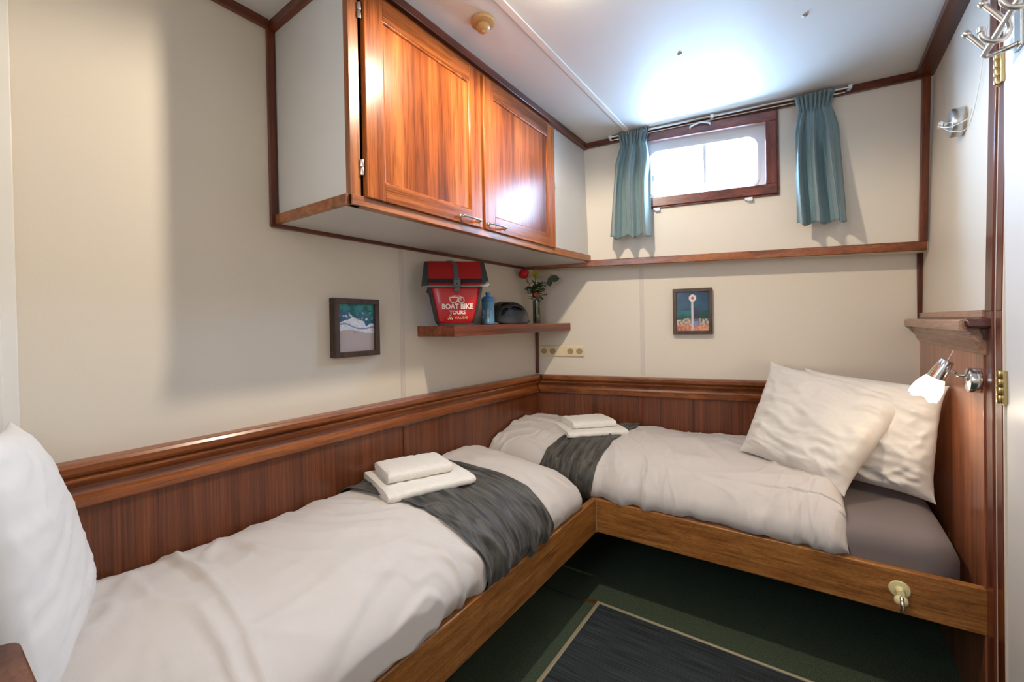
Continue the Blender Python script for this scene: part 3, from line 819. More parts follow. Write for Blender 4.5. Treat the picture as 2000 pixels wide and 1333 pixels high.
for q in sp: R.append([bm.verts.new((q.x + a, q.y + b, q.z + b * .4)) for a, b in ((-.011, -.003), (.011, -.003), (.011, .002), (-.011, .002))])
for i in range(len(R) - 1):
    for k in range(4): bm.faces.new((R[i][k], R[i][(k + 1) % 4], R[i + 1][(k + 1) % 4], R[i + 1][k]))
bm.faces.new(R[0]); bm.faces.new(R[-1])
pp(bm, 'strap', M_gun2, smooth=30)
bm = B(); box(bm, -.012, .020, -.094, -.076, .166, .204); box(bm, -.008, .016, -.086, -.072, .146, .168); 
pp(bm, 'buckle', M_gun2, bevel=.004)
bm = B(); lathe(bm, [(.0045, 0), (.0045, .0015)], (.004, -.0952, .180), (0, 1, 0), 12); box(bm, -.009, .017, -.0945, -.092, .196, .1985)
pp(bm, 'buckle_slot', M_black)
bm = B(); box(bm, -.130, -.112, -.02, .01, .150, .170); tube(bm, [(-.124, -.01, .165), (-.130, -.012, .150), (-.118, -.012, .144)], .005, 8)
pp(bm, 'side_clip', M_black, bevel=.002)
def text(body, size, par, mat, name, x, y, z, off=0.0, rot=(PI / 2, 0, 0), align='CENTER', sx=1.0):
    cu = bpy.data.curves.new(name, 'FONT'); cu.body = body; cu.size = size; cu.align_x = align; cu.align_y = 'CENTER'
    cu.extrude = .0006; cu.offset = off; cu.resolution_u = 3
    cu.materials.append(mat)
    t = bpy.data.objects.new(name + '_curve', cu); COL.objects.link(t)
    dg = bpy.context.evaluated_depsgraph_get(); me = bpy.data.meshes.new_from_object(t.evaluated_get(dg)); me.name = name
    bpy.data.objects.remove(t)
    me.materials.clear(); me.materials.append(mat)
    o = bpy.data.objects.new(name, me); COL.objects.link(o); o.location = (x, y, z); o.rotation_euler = rot; o.scale = (sx, 1, 1); o.parent = par
    return o
FY = -.0635
text('BOAT BIKE', .0315, PA, M_print, 'lettering', .006, FY, .082, off=.0011, sx=.93)
text('TOURS', .0225, PA, M_print, 'lettering', .006, FY, .056, off=.0006, sx=1.05)
text('VAUDE', .0165, PA, M_printg, 'lettering', .022, FY + .001, .033, off=.0001, sx=1.15)
bm = B()   # boat and bicycle emblem
def line(pts, r=.0024): tube(bm, [(x, FY, z) for x, z in pts], r, 6)
line([(-.030, .1225), (.012, .1225)]); 
line([(-.010 + .0195 * math.cos(a), .1225 + .024 * math.sin(a)) for a in [PI + PI * k / 14 for k in range(15)]])
line([(-.018, .1225), (-.014, .1285), (.004, .1285)]); line([(.012, .1225), (.008, .110), (.013, .101)])
line([(.025 + .0125 * math.cos(2 * PI * k / 24), .1105 + .0125 * math.sin(2 * PI * k / 24)) for k in range(25)])
line([(.011, .1285), (.017, .1285), (.021, .118), (.025, .1105), (.018, .1105)]); line([(.017, .1265), (.027, .1205)])
pp(bm, 'emblem', M_print, smooth=60)
bm = B()   # small triangular mark made of pebbles
for x, z in ((-.028, .044), (-.0325, .036), (-.0235, .036), (-.037, .029), (-.028, .030), (-.019, .029)):
    lathe(bm, [(.0001, 0), (.0034, 0), (.0034, .0012)], (x, FY + .0005, z), (0, 1, 0), 10)
pp(bm, 'maker_mark', M_printg)

# bottle
BT = empty('sports_bottle', 'blue sports water bottle on the corner shelf next to the pannier', 'bottle', loc=(.150, -.690, ST), rotz=math.radians(40))
bm = B(); lathe(bm, [(.0001, .001), (.028, .001), (.031, .004), (.0315, .02), (.031, .075), (.0300, .082), (.0300, .090), (.0315, .097), (.0315, .108), (.030, .114), (.027, .118)], (0, 0, 0), seg=36)
o = finish(bm, 'body', M_bottle, smooth=50); o.parent = BT
bm = B(); lathe(bm, [(.031, .112), (.0325, .114), (.0325, .124), (.030, .130), (.024, .137), (.012, .141), (.0095, .142), (.0095, .147), (.0115, .149), (.0115, .157), (.009, .160), (.0001, .160)], (0, 0, 0), seg=36)
o = finish(bm, 'cap', M_bottlecap, smooth=40); o.parent = BT
text('BOAT BIKE', .0135, BT, M_printb, 'lettering', -.0005, -.0322, .044, off=.0005, rot=(PI / 2, -PI / 2, 0))
text('TOURS', .0105, BT, M_printb, 'lettering', .0125, -.0302, .052, off=.0003, rot=(PI / 2, -PI / 2, math.radians(22)))
bm = B()
tube(bm, [(-.018 + .0065 * math.cos(2 * PI * k / 20), -.0273 - .0002 * k * 0, .062 + .008 * math.sin(2 * PI * k / 20)) for k in range(21)], .0010, 6)
tube(bm, [(-.018 + .0065 * math.cos(a), -.0273, .040 + .0085 * math.sin(a)) for a in [PI / 2 + PI * k / 10 for k in range(11)]], .0010, 6)
o = finish(bm, 'emblem', M_printb, smooth=60); o.parent = BT

# helmet
HE = empty('bicycle_helmet', 'black vented bicycle helmet behind the blue bottle on the shelf', 'helmet', loc=(.108, -.470, ST), rotz=math.radians(74))
def helm_pt(th, ph, k=1.0):
    # th around, ph 0 rim .. pi/2 top
    x = .135 * math.cos(ph) ** .85 * math.cos(th) if math.cos(ph) > 0 else 0
    y = .094 * max(0, math.cos(ph)) ** .85 * math.sin(th)
    z = .012 + .115 * math.sin(ph) + .010 * math.cos(2 * th) * math.cos(ph) - .004
    return Vector((x * k, y * k, max(.003, z * k)))
bm = B(); NT, NP = 96, 30
V = [[bm.verts.new(helm_pt(2 * PI * i / NT, PI / 2 * j / NP * .985)) for j in range(NP + 1)] for i in range(NT)]
def vent(p):
    for (cx, cy, lx, ly) in ((.055, 0, .045, .010), (-.03, 0, .045, .011), (.045, .034, .05, .011), (.045, -.034, .05, .011), (-.04, .036, .05, .011), (-.04, -.036, .05, .011), (.02, .064, .05, .010), (.02, -.064, .05, .010), (-.065, .062, .032, .008), (-.065, -.062, .032, .008), (.085, .05, .022, .007), (.085, -.05, .022, .007)):
        if ((p.x - cx) / (lx * .8)) ** 2 + ((p.y - cy) / (ly * .72)) ** 2 < 1 and p.z > .05: return True
    return False
for i in range(NT):
    for j in range(NP):
        f = (V[i][j], V[(i + 1) % NT][j], V[(i + 1) % NT][j + 1], V[i][j + 1])
        c = sum((q.co for q in f), Vector()) / 4
        if not vent(c): bm.faces.new(f)
bmesh.ops.delete(bm, geom=[q for q in bm.verts if not q.link_faces], context='VERTS')
o = finish(bm, 'shell', M_helmet, smooth=180); o.parent = HE
md = o.modifiers.new('t', 'SOLIDIFY'); md.thickness = .010; md.offset = -1
bm = B(); V = [[bm.verts.new(helm_pt(2 * PI * i / 48, PI / 2 * j / 12 * .98, .87)) for j in range(13)] for i in range(48)]
for i in range(48):
    for j in range(12): bm.faces.new((V[i][j], V[(i + 1) % 48][j], V[(i + 1) % 48][j + 1], V[i][j + 1]))
o = finish(bm, 'liner', M_foam, smooth=180); o.parent = HE
bm = B(); tube(bm, [(helm_pt(2 * PI * i / 48, .02, 1.01)) for i in range(49)], .005, 8, cap=False)
o = finish(bm, 'rim', M_black, smooth=180); o.parent = HE
bm = B(); box(bm, -.128, -.098, -.058, -.046, .004, .010)
o = finish(bm, 'strap_tab', M_print, bevel=.002); o.parent = HE

# vase and flowers
VX, VY = .100, -.150
bm = B(); lathe(bm, [(.0001, .001), (.0215, .001), (.0225, .004), (.0225, .140), (.0215, .1405), (.0205, .140), (.0205, .008), (.0001, .007)], (VX, VY, ST), seg=32, cap=False)
tag(finish(bm, 'glass_vase', M_vase, smooth=40, loc=(VX, VY, ST)), 'slim smoky glass cylinder vase on the end of the corner shelf', 'vase')
RT = Vector((.8217, .5695, 0)); FW = Vector((.5695, -.8217, 0))
def fp(dx, z, dy=0.0):
    """point around the vase: dx to the right as seen from the aisle, z height, dy towards the aisle"""
    return Vector((VX, VY, 0)) + RT * dx + FW * dy + Vector((0, 0, z))
def leafmesh(bm, p, d, up, L, W, cup=.2):
    d = Vector(d).normalized(); s = d.cross(Vector(up)).normalized(); n = s.cross(d)
    rows = []
    for i in range(8):
        t = i / 7; wv = W * math.sin(PI * min(1, t * .96 + .02)) ** .8 * (1 - .25 * t)
        c = p + d * L * t + n * (-.25 * L * t * t)
        rows.append([bm.verts.new(c + s * wv * k + n * abs(k) * wv * cup) for k in (-1, -.5, 0, .5, 1)])
    for i in range(7):
        for k in range(4): bm.faces.new((rows[i][k], rows[i][k + 1], rows[i + 1][k + 1], rows[i + 1][k]))
def leafpart(e, mat, *a):
    bm = B(); leafmesh(bm, *a); sub(finish(bm, 'leaf', mat, smooth=180), e)
def flower(name, label, tip, basex, extra, cat='flower'):
    base = fp(basex, ST + .012, 0.0); mouth = fp(basex * .3 + max(-.015, min(.015, (tip - fp(0, 0)).dot(RT) * .2)), ST + .145)
    e = empty(name, label, cat, 'cut flowers in the glass vase', loc=base)
    bm = B(); pts = spline([base, mouth, mouth.lerp(tip, .55) + Vector((0, 0, .012)), tip], 20)
    tube(bm, pts, .0017, 7)
    sub(finish(bm, 'stem', M_leaf, smooth=60), e)
    extra(e, pts)
    return e
def rose(e, pts):
    tip = pts[-1]; ax = (pts[-1] - pts[-3]).normalized(); ax = (ax + Vector((0, 0, .6)) + RT * -.35).normalized()
    n = ax.orthogonal().normalized(); b = ax.cross(n)
    bm = B()
    for layer in range(5):
        R = .034 - layer * .0058; H = .052 + layer * .002; k0 = layer * .9
        for q in range(4 if layer < 3 else 3):
            a0 = k0 + 2 * PI * q / (4 if layer < 3 else 3)
            rows = []
            for i in range(8):
                t = i / 7; row = []
                rad = R * (math.sin(PI * .5 * min(1, t * 1.5)) ** .8) * (1 - .30 * max(0, t - .55) / .45) + (.004 if layer == 0 and t > .9 else 0)
                for j in range(7):
                    a = a0 + (j / 6 - .5) * 1.95; hh = H * t * (1 - .16 * ((j / 6 - .5) * 2) ** 2 * t)
                    row.append(bm.verts.new(tip + ax * hh + (n * math.cos(a) + b * math.sin(a)) * rad))
                rows.append(row)
            for i in range(7):
                for j in range(6): bm.faces.new((rows[i][j], rows[i][j + 1], rows[i + 1][j + 1], rows[i + 1][j]))
    sub(finish(bm, 'bloom', M_petal, smooth=180, solid=.0006), e)
    bm = B()
    for q in range(5):
        a = 2 * PI * q / 5; leafmesh(bm, tip, ax * .4 + n * math.cos(a) + b * math.sin(a), ax, .020, .004)
    sub(finish(bm, 'sepals', M_leafd, smooth=180), e)
    leafpart(e, M_leafd, pts[13], RT * -.8 + Vector((0, 0, -.3)), (0, 0, 1), .05, .012); leafpart(e, M_leafd, pts[11], RT * .6 + Vector((0, 0, .5)), FW, .045, .012)
    leafpart(e, M_leafd, pts[15], RT * -.4 + Vector((0, 0, .2)) + FW * .4, (0, 0, 1), .035, .010)
flower('red_rose', 'red rose leaning left out of the glass vase', fp(-.058, ST + .272, .01), .008, rose)
def chrys(e, pts):
    rnd = random.Random(4); tip = pts[-1]; bm = B()
    for q in range(80):
        d = Vector((rnd.gauss(0, 1), rnd.gauss(0, 1), rnd.gauss(0.4, .8))).normalized()
        L = rnd.uniform(.022, .050); c = tip + d * L
        tube(bm, [tip + d * .003, tip + d * L * .6 + Vector((0, 0, .002)), c + Vector((0, 0, -.003))], [.0019, .0018, .0010], 5)
    sub(finish(bm, 'bloom', M_yel, smooth=180), e)
    for q in (8, 10, 12, 14, 16):
        leafpart(e, M_leaf, pts[q], RT * rnd.uniform(-1, 1) + Vector((0, 0, rnd.uniform(-.1, .7))) + FW * rnd.uniform(-.3, .6), (0, 0, 1), .045, .009)
flower('spider_chrysanthemum', 'spiky yellow-green bloom in the middle of the vase', fp(-.006, ST + .292, .0), .0, chrys)
def sprig(mat, seed, n, L=.035, W=.009, start=7):
    def f(e, pts):
        rnd = random.Random(seed)
        for q in range(n):
            k = start + int((19 - start) * q / max(1, n - 1)); a = rnd.uniform(0, 2 * PI)
            leafpart(e, mat, pts[k], RT * math.cos(a) + FW * math.sin(a) * .6 + Vector((0, 0, rnd.uniform(.0, .8))), (0, 0, 1), L * rnd.uniform(.7, 1.2), W)
    return f
def budsprig(mat, seed):
    def f(e, pts):
        rnd = random.Random(seed); bm = B()
        for q in range(14):
            c = pts[19] + Vector((rnd.gauss(0, .006), rnd.gauss(0, .006), rnd.uniform(-.022, .006))) + RT * rnd.uniform(-.012, .012)
            lathe(bm, [(.0001, -.004), (.0028, -.002), (.0032, .001), (.0001, .005)], c, (rnd.uniform(-.6, .6), rnd.uniform(-.6, .6), 1), 7)
        sub(finish(bm, 'floret', mat, smooth=180), e)
        for k in (9, 12): leafpart(e, M_leaf, pts[k], RT * rnd.choice((-1, 1)) + Vector((0, 0, .6)), (0, 0, 1), .03, .005)
    return f
flower('lavender_sprig', 'purple sprig right of the yellow-green bloom', fp(.042, ST + .250, .0), -.004, budsprig(M_purp, 2))
flower('lavender_sprig', 'small purple sprig at lower left of the bouquet', fp(-.052, ST + .205, .02), .004, budsprig(M_purp, 5))
flower('green_sprig', 'bushy green sprig right of centre in the vase', fp(.028, ST + .235, .01), -.006, sprig(M_leaf, 9, 26, .045, .019, 7))
flower('green_sprig', 'bushy green sprig left of centre in the vase', fp(-.030, ST + .215, .015), .006, sprig(M_leaf, 12, 26, .046, .018, 6))
flower('green_sprig', 'dark green twig low on the right of the vase', fp(.060, ST + .170, .01), -.006, sprig(M_leafd, 3, 4, .02, .004, 15))
def redbud(e, pts):
    bm = B(); rnd = random.Random(8)
    for q in range(9):
        a = 2 * PI * q / 9; leafmesh(bm, pts[-1], RT * math.cos(a) + Vector((0, 0, 1)) * math.sin(a) + FW * .6, FW, .015, .005)
    sub(finish(bm, 'bloom', M_petal2, smooth=180), e)
flower('orange_bloom', 'small orange-red bloom just above the vase rim', fp(-.002, ST + .172, .03), .004, redbud)
def toprose(e, pts):
    leafpart(e, M_leafd, pts[17], RT * 1 + Vector((0, 0, -.05)), FW, .062, .026, .1)
    leafpart(e, M_leafd, pts[16], RT * .25 + Vector((0, 0, -1)), FW, .042, .022, .1); leafpart(e, M_leafd, pts[18], RT * -.3 + Vector((0, 0, -.8)), FW, .03, .012, .1)
    bm = B(); rnd = random.Random(3)
    for q in range(10):
        d = Vector((rnd.gauss(0, 1), rnd.gauss(0, 1), rnd.gauss(.6, .6))).normalized()
        leafmesh(bm, pts[-1], d, (0.1, 0, 1), .018, .006)
    sub(finish(bm, 'bloom', M_yel, smooth=180), e)
flower('leafy_twig', 'arching twig with dark leaves and yellow tip reaching right', fp(.092, ST + .288, .0), -.008, toprose)

# ------------------------------------------------------------------ sockets
SK = empty('socket_strip', 'cream five-gang socket strip on the back wall beside the corner', 'power socket', loc=bw(.17, 0, 1.055))
def skp(bm, name, mat, **k): return sub(finish(bm, name, mat, **k), SK)
bm = B(); bwbox(bm, .026, .316, 0, .010, 1.055, 1.122); skp(bm, 'back_plate', M_sock, bevel=.003)
for i in range(5):
    s0 = .032 + i * .0572
    bm = B(); bwbox(bm, s0, s0 + .052, .010, .0125, 1.060, 1.117)
    m_ = skp(bm, 'module', M_sock, bevel=.0015)
    bm = B(); c = bw(s0 + .026, .0126, 1.089); nrm = (BY, -BX, 0)
    if i != 2:
        lathe(bm, [(.0195, .0), (.0195, .0016), (.0175, .0016), (.0165, .0)], c, nrm, 28, cap=False)
        for dx in (-.0075, .0075): lathe(bm, [(.0001, .0008), (.0028, .0008)], bw(s0 + .026 + dx, .0126, 1.092), nrm, 10, cap=False)
        lathe(bm, [(.0001, .0004), (.0165, .0004)], c, nrm, 28, cap=False)
        o = finish(bm, 'socket_well', M_sockd, smooth=40)
    else:
        bwbox(bm, s0 + .010, s0 + .042, .0125, .015, 1.070, 1.107)
        o = finish(bm, 'switch_rocker', M_sock, bevel=.001)
    o.parent = m_

# ------------------------------------------------------------------ pictures
def picture(name, label, P0, ux, un, w_, h_, depth, fw_, img, nu, nv, axw):
    """P0 lower-left on the wall; ux along the wall, un into the room"""
    ux = Vector(ux); un = Vector(un); P0 = Vector(P0); Z = Vector((0, 0, 1))
    e = empty(name, label, 'picture', 'framed sea pictures on the walls', loc=P0)
    def bx(bm, a0, a1, b0, b1, d0, d1):
        hexa(bm, [P0 + ux * a + un * d + Z * b for b in (b0, b1) for a, d in ((a0, d1), (a1, d1), (a1, d0), (a0, d0))])
    bm = B()
    bx(bm, 0, w_, 0, fw_, 0, depth); bx(bm, 0, w_, h_ - fw_, h_, 0, depth); bx(bm, 0, fw_, fw_, h_ - fw_, 0, depth); bx(bm, w_ - fw_, w_, fw_, h_ - fw_, 0, depth)
    sub(finish(bm, 'frame', M_frame['z'], bevel=.001), e)
    bm = B(); lay = bm.loops.layers.float_color.new('print')
    def fn(u, v): return P0 + ux * (fw_ + (w_ - 2 * fw_) * u) + Z * (fw_ + (h_ - 2 * fw_) * v) + un * (depth * .62)
    V = grid(bm, fn, nu, nv)
    uvs = {}
    for i in range(nu):
        for j in range(nv): uvs[V[i][j]] = img(i / (nu - 1), j / (nv - 1))
    for f in bm.faces:
        for l in f.loops: l[lay] = uvs[l.vert]
    sub(finish(bm, 'print', M_print_img), e)
    return e
def mixc(a, b, t): t = max(0, min(1, t)); return tuple(a[k] * (1 - t) + b[k] * t for k in range(3)) + (1,)
def srgb(c):  # colour attribute (byte, sRGB encoded by Blender from linear values)
    return c
def img_beach(u, v):
    n = nz(u * 4, v * 5, 1); n2 = nz(u * 14, v * 14, 3)
    sand = rgb(186, 172, 172); foam = rgb(206, 212, 226); deep = rgb(20, 88, 98); lite = rgb(48, 150, 144)
    shore = .42 + .05 * math.sin(u * 5) + .03 * n
    if v < shore:
        c = sand
        for px in (.44, .51):
            if abs(u - px) < .013 and abs(v - (shore - .05)) < .028: c = rgb(60, 50, 52)
        return c
    if v < shore + .2 + .09 * n:
        line_ = abs(v - (shore + .10 + .04 * math.sin(u * 7 + 1)))
        return mixc(mixc(foam, rgb(236, 240, 246), n2 + .5), rgb(70, 110, 150), (0.022 - line_) * 50)
    t = (v - shore - .2) * 3 + n * .8
    c = mixc(rgb(52, 96, 134), lite, t + n2 * .7)
    c = mixc(c, deep, (n * 1.4 + .2 + n2))
    if n2 > .22 and v < .82: c = mixc(c, foam, (n2 - .22) * 5)
    return c
picture('framed_picture', 'framed beach photo in a dark brown box frame on the left wall', (0.0, -1.452, 1.152), (0, 1, 0), (1, 0, 0), .200, .222, .034, .020, img_beach, 60, 72, 'y')
def img_pier(u, v):
    n = nz(u * 4, v * 5, 7); n2 = nz(u * 16, v * 16, 9)
    c = mixc(rgb(40, 84, 104), rgb(30, 64, 92), v + n * .6)
    if v < .52: c = mixc(rgb(18, 66, 66), rgb(22, 110, 106), (.52 - u) + n)
    if v < .32 + .05 * n: c = mixc(rgb(96, 92, 74), rgb(196, 180, 168), .5 + n2 * 2)
    if v < .20 + .04 * n: c = mixc(rgb(150, 122, 106), rgb(206, 160, 130), .5 + n2 * 1.5)
    if v < .12: c = mixc(rgb(176, 104, 68), rgb(214, 150, 120), u + n2)
    if .53 < u < .72 and .12 < v < .62 - (u - .53) * .6: c = mixc(c, rgb(50, 40, 60), .75)
    if .53 < u < .68 and .12 < v < .24: c = rgb(120, 130, 176)
    if abs(u - .50) < .026 and v < .76: c = rgb(196, 186, 194)
    d = math.hypot((u - .51), (v - .84) * 1.25)
    if d < .115: c = mixc(rgb(222, 206, 196), rgb(150, 84, 74), (.055 - d) * 60)
    return c
picture('framed_picture', 'framed picture of a white tower by the sea on the back wall', bw(.832, 0, 1.190), (BX, BY, 0), (BY, -BX, 0), .203, .255, .034, .019, img_pier, 60, 72, 'x')

# ------------------------------------------------------------------ right wall: headboard panel, cap, post, door
bm = B(); box(bm, WR - .010, WR, -.53, .41, .0, 1.15)
tag(finish(bm, 'wall_headboard', M_head, bevel=.001), 'warm mahogany panel beside the pillows at the end of the back bunk', 'panelling', kind='structure')
CP = [(0, 1.150), (.012, 1.150), (.014, 1.156), (.022, 1.166), (.024, 1.178), (.030, 1.186), (.036, 1.200), (.040, 1.212), (.040, 1.220), (.062, 1.222), (.064, 1.226), (.064, 1.252), (.060, 1.256), (0, 1.256)]
bm = B(); sweep(bm, CP, [lambda a, b: Vector((WR - a, -.545, b)), lambda a, b: Vector((WR - a, yback(WR - a) - .001, b))])
trim(bm, M_cap['y'], 'moulded pale brown cap above the headboard panel', .0008)
bm = B(); box(bm, WR - .012, WR + .001, -.53, .40, 1.262, 1.284)
trim(bm, M_cap['y'], 'thin wooden strip under the white panel above the cap', .001)
bm = B(); box(bm, WR - .014, WR + .02, -.53, .405, 1.256, 1.264)
trim(bm, M_trim['y'], 'dark joint line on top of the cap', .001)
bm = B(); box(bm, WR - .058, WR + .012, -.580, -.546, 1.230, 1.259)
tag(finish(bm, 'rail_end_block', M_dark, bevel=.008), 'dark polished rounded wooden end block on the front of the cap', 'rail end')
bm = B(); box(bm, WR - .014, WR + .004, -.552, -.545, 1.196, 1.230); 
sweep(bm, [(0, 0), (.016, 0), (.016, .012), (.010, .018), (.006, .026), (0, .030)], [lambda a, b: Vector((WR - .010 - a * .6, -.556, 1.230 - b)), lambda a, b: Vector((WR - .010 - a * .6, -.546, 1.230 - b))])
trim(bm, M_trim['z'], 'small dark moulded bracket under the rail end', .001)
def leanbar(x0, x1, y0, y1, z0, z1, mat, label, bv=.002):
    bm = B()
    box(bm, x0, x1, y0, y1, z0, 1.28)
    hexa(bm, [(x0, y0, 1.28), (x1, y0, 1.28), (x1, y1, 1.28), (x0, y1, 1.28), (x0 + lean(z1), y0, z1), (x1 + lean(z1), y0, z1), (x1 + lean(z1), y1, z1), (x0 + lean(z1), y1, z1)])
    return trim(bm, mat, label, bv)
leanbar(WR - .006, WR + .03, -.590, -.53, 0, 2.36, wood('post_wood', rgb(66, 28, 16), rgb(98, 46, 28), rgb(122, 62, 40), axis='z', rough=.3, coat=.25), 'reddish mahogany post at the end of the back bunk')
leanbar(WR + .002, WR + .03, -.604, -.590, 0, 2.36, M_seamw, 'pale narrow strip between post and door frame', .001)
leanbar(WR - .002, WR + .03, -.652, -.604, 0, 2.36, M_trim['z'], 'dark brown door jamb beside the white door')
bm = B(); box(bm, WR - .002, WR + .03, -.62, -.53, 0, .30)
# door
dr = empty('door_1', 'white cabin door at the right edge hung on brass hinges', 'door', loc=(WR, -.655, 0)); dr['kind'] = 'structure'
bm = B(); box(bm, WR + .004, WR + .040, -1.40, -.658, .02, 2.05)
sub(finish(bm, 'door_leaf', M_doorw, bevel=.003), dr)
for hz in (1.895, 1.025):
    bm = B(); box(bm, WR - .004, WR + .004, -.672, -.628, hz, hz + .092)
    hg = sub(finish(bm, 'hinge', M_brass, bevel=.001), dr)
    bm = B()
    for k in range(4): lathe(bm, [(.0065, 0), (.007, .001), (.007, .021), (.0065, .022)], (WR - .006, -.652, hz + .001 + k * .0225), seg=14)
    o = finish(bm, 'knuckle', M_brass, smooth=50); sub(o, dr); 
bm = B(); lathe(bm, [(.025, 0), (.025, .004), (.010, .008), (.009, .03)], (WR + .004, -1.34, 1.0), (-1, 0, 0), 20); tube(bm, [(WR - .03, -1.34, 1.0), (WR - .045, -1.33, 1.0), (WR - .045, -1.24, 1.0)], .009, 10)
sub(finish(bm, 'door_handle', M_nickel, smooth=50), dr)
# architrave on far side of the opening
bm = B(); box(bm, WR, WR + .03, -1.47, -1.41, 0, 2.1); box(bm, WR, WR + .03, -1.41, -.66, 2.055, 2.1)
trim(bm, M_trim['z'], 'mahogany door frame at the far side of the white door')

# coat hooks on the door
CH = empty('coat_hook_rack', 'chrome coat hook rack fixed to the white door at top right', 'coat hooks', loc=(WR + .004, -.9, 1.94))
def chp(bm, name, **k): return sub(finish(bm, name, M_nickel, **k), CH)
bm = B(); box(bm, WR - .002, WR + .004, -.80, -.758, 1.925, 2.10)
for sy in (-.08,): pass
chp(bm, 'wall_plate', bevel=.002)
bm = B(); tube(bm, spline([(WR, -.778, 1.940), (WR - .022, -.766, 1.938), (WR - .048, -.760, 1.936), (1.838, -.764, 1.941)], 14), .0062, 12)
chp(bm, 'arm', smooth=60)
bm = B(); tube(bm, [(1.838, -.760, 1.941), (1.838, -1.16, 1.948)], .0072, 14)
chp(bm, 'bar', smooth=60)
bm = B(); tube(bm, spline([(WR, -1.16, 1.94), (WR - .022, -1.155, 1.938), (WR - .048, -1.152, 1.938), (1.838, -1.155, 1.948)], 14), .0062, 12)
chp(bm, 'arm', smooth=60)
for yh in (-.772, -.905, -1.04):
    bm = B(); tube(bm, [(1.838, yh, 1.948), (1.822, yh + .002, 1.975), (1.806, yh + .004, 2.001)], .0058, 12)
    lathe(bm, [(.0058, -.002), (.0082, 0), (.0082, .010), (.0070, .012), (.0001, .0125)], (1.8075, yh + .004, 1.998), (-.5, 0, .84), 16)
    chp(bm, 'peg', smooth=50)
for yh in (-.905, -1.04):
    bm = B(); tube(bm, spline([(1.840, yh - .01, 1.946), (1.846, yh, 1.925), (1.838, yh + .004, 1.908), (1.818, yh + .004, 1.910), (1.803, yh + .002, 1.924), (1.801, yh, 1.938)], 22), .0055, 12)
    lathe(bm, [(.0055, -.002), (.0080, 0), (.0080, .009), (.0001, .011)], (1.801, yh, 1.936), (-.1, 0, 1), 16)
    chp(bm, 'hook', smooth=50)

# round chrome wall fitting with a cord
lk = .011
KN = empty('round_cord_holder', 'round chrome cord holder on the right wall above the cap', 'cord holder', loc=(WR + lk, -.246, 1.94))
bm = B(); lathe(bm, [(.046, 0), (.048, .003), (.048, .030), (.046, .034), (.040, .036), (.0001, .037)], (WR + lk, -.246, 1.942), (-1, 0, 0), 40)
sub(finish(bm, 'drum', M_nickel, smooth=40), KN)
bm = B(); lathe(bm, [(.009, 0), (.009, .012), (.014, .016), (.015, .022), (.012, .027), (.0001, .028)], (WR + lk - .037, -.246, 1.945), (-1, 0, 0), 24)
sub(finish(bm, 'knob', M_chrome, smooth=40), KN)
bm = B()
pts = [(WR - .048, -.246, 1.950), (WR - .052, -.262, 1.934), (WR - .030, -.300, 1.914), (WR + .002, -.345, 1.918), (WR + .004, -.372, 1.938)]
tube(bm, spline(pts, 30), .0016, 6)
tube(bm, spline([(WR - .045, -.250, 1.938), (WR - .03, -.285, 1.905), (WR + .0, -.330, 1.888), (WR + .004, -.40, 1.925), (WR + .006, -.455, 2.00), (WR + .006, -.495, 2.07), (WR + .006, -.525, 2.12)], 40), .0011, 6)
tag(finish(bm, 'cord', M_string, smooth=60), 'thin white cord looped from the round holder up to the door post', 'cord')

# ------------------------------------------------------------------ reading lamp
RL = empty('reading_lamp', 'lit chrome reading lamp with tulip glass shade above the pillows', 'wall lamp', loc=(WR - .010, -.455, 1.068))
def rlp(bm, name, mat, **k): return sub(finish(bm, name, mat, **k), RL)
bm = B(); lathe(bm, [(.036, 0), (.038, .002), (.038, .022), (.036, .026), (.030, .029), (.0001, .032)], (WR - .010, -.497, 1.070), (-1, 0, 0), 40)
rlp(bm, 'wall_rose', M_chrome, smooth=35)
bm = B(); tube(bm, spline([(WR - .04, -.497, 1.083), (WR - .056, -.486, 1.082), (1.835, -.462, 1.090), (1.826, -.462, 1.096)], 12), .0042, 10)
rlp(bm, 'arm', M_chrome, smooth=60)
hd = Vector((-.42, .10, -.88)).normalized()
top = Vector((1.820, -.462, 1.126))
bm = B(); lathe(bm, [(.0001, 0), (.016, 0), (.018, .003), (.0205, .030), (.023, .056), (.0235, .064), (.021, .066)], top, hd, 32)
rlp(bm, 'lamp_head', M_chrome, smooth=35)
bm = B(); n = hd.orthogonal().normalized(); b_ = hd.cross(n)
seg = 60; prof = [(.021, .060), (.026, .070), (.0335, .088), (.0375, .106), (.0385, .122), (.0375, .134)]
rings = []
for i, (r_, h) in enumerate(prof):
    row = []
    for k in range(seg):
        a = 2 * PI * k / seg; wv = math.cos(5 * a)
        f = i / (len(prof) - 1)
        row.append(bm.verts.new(top + hd * (h + .006 * wv * f ** 2) + (n * math.cos(a) + b_ * math.sin(a)) * r_ * (1 + .02 * wv * f)))
    rings.append(row)
for i in range(len(rings) - 1):
    for k in range(seg): bm.faces.new((rings[i][k], rings[i][(k + 1) % seg], rings[i + 1][(k + 1) % seg], rings[i + 1][k]))
rlp(bm, 'lamp_shade', M_shade, smooth=180, solid=.0015)
bm = B(); lathe(bm, [(.0001, .066), (.010, .070), (.016, .086), (.017, .098), (.012, .110), (.0001, .114)], top, hd, 20)
rlp(bm, 'bulb', M_bulb, smooth=180)
bm = B(); tube(bm, [top - hd * .0, top + Vector((.012, 0, .030))], .0012, 6)
rlp(bm, 'pull_switch', M_chrome, smooth=60)
pl = bpy.data.lights.new('reading_lamp_glow', 'POINT'); pl.energy = 1.5; pl.shadow_soft_size = .022; pl.color = (1, .84, .62)
po = bpy.data.objects.new('reading_lamp_glow', pl); COL.objects.link(po); po.location = top + hd * .150

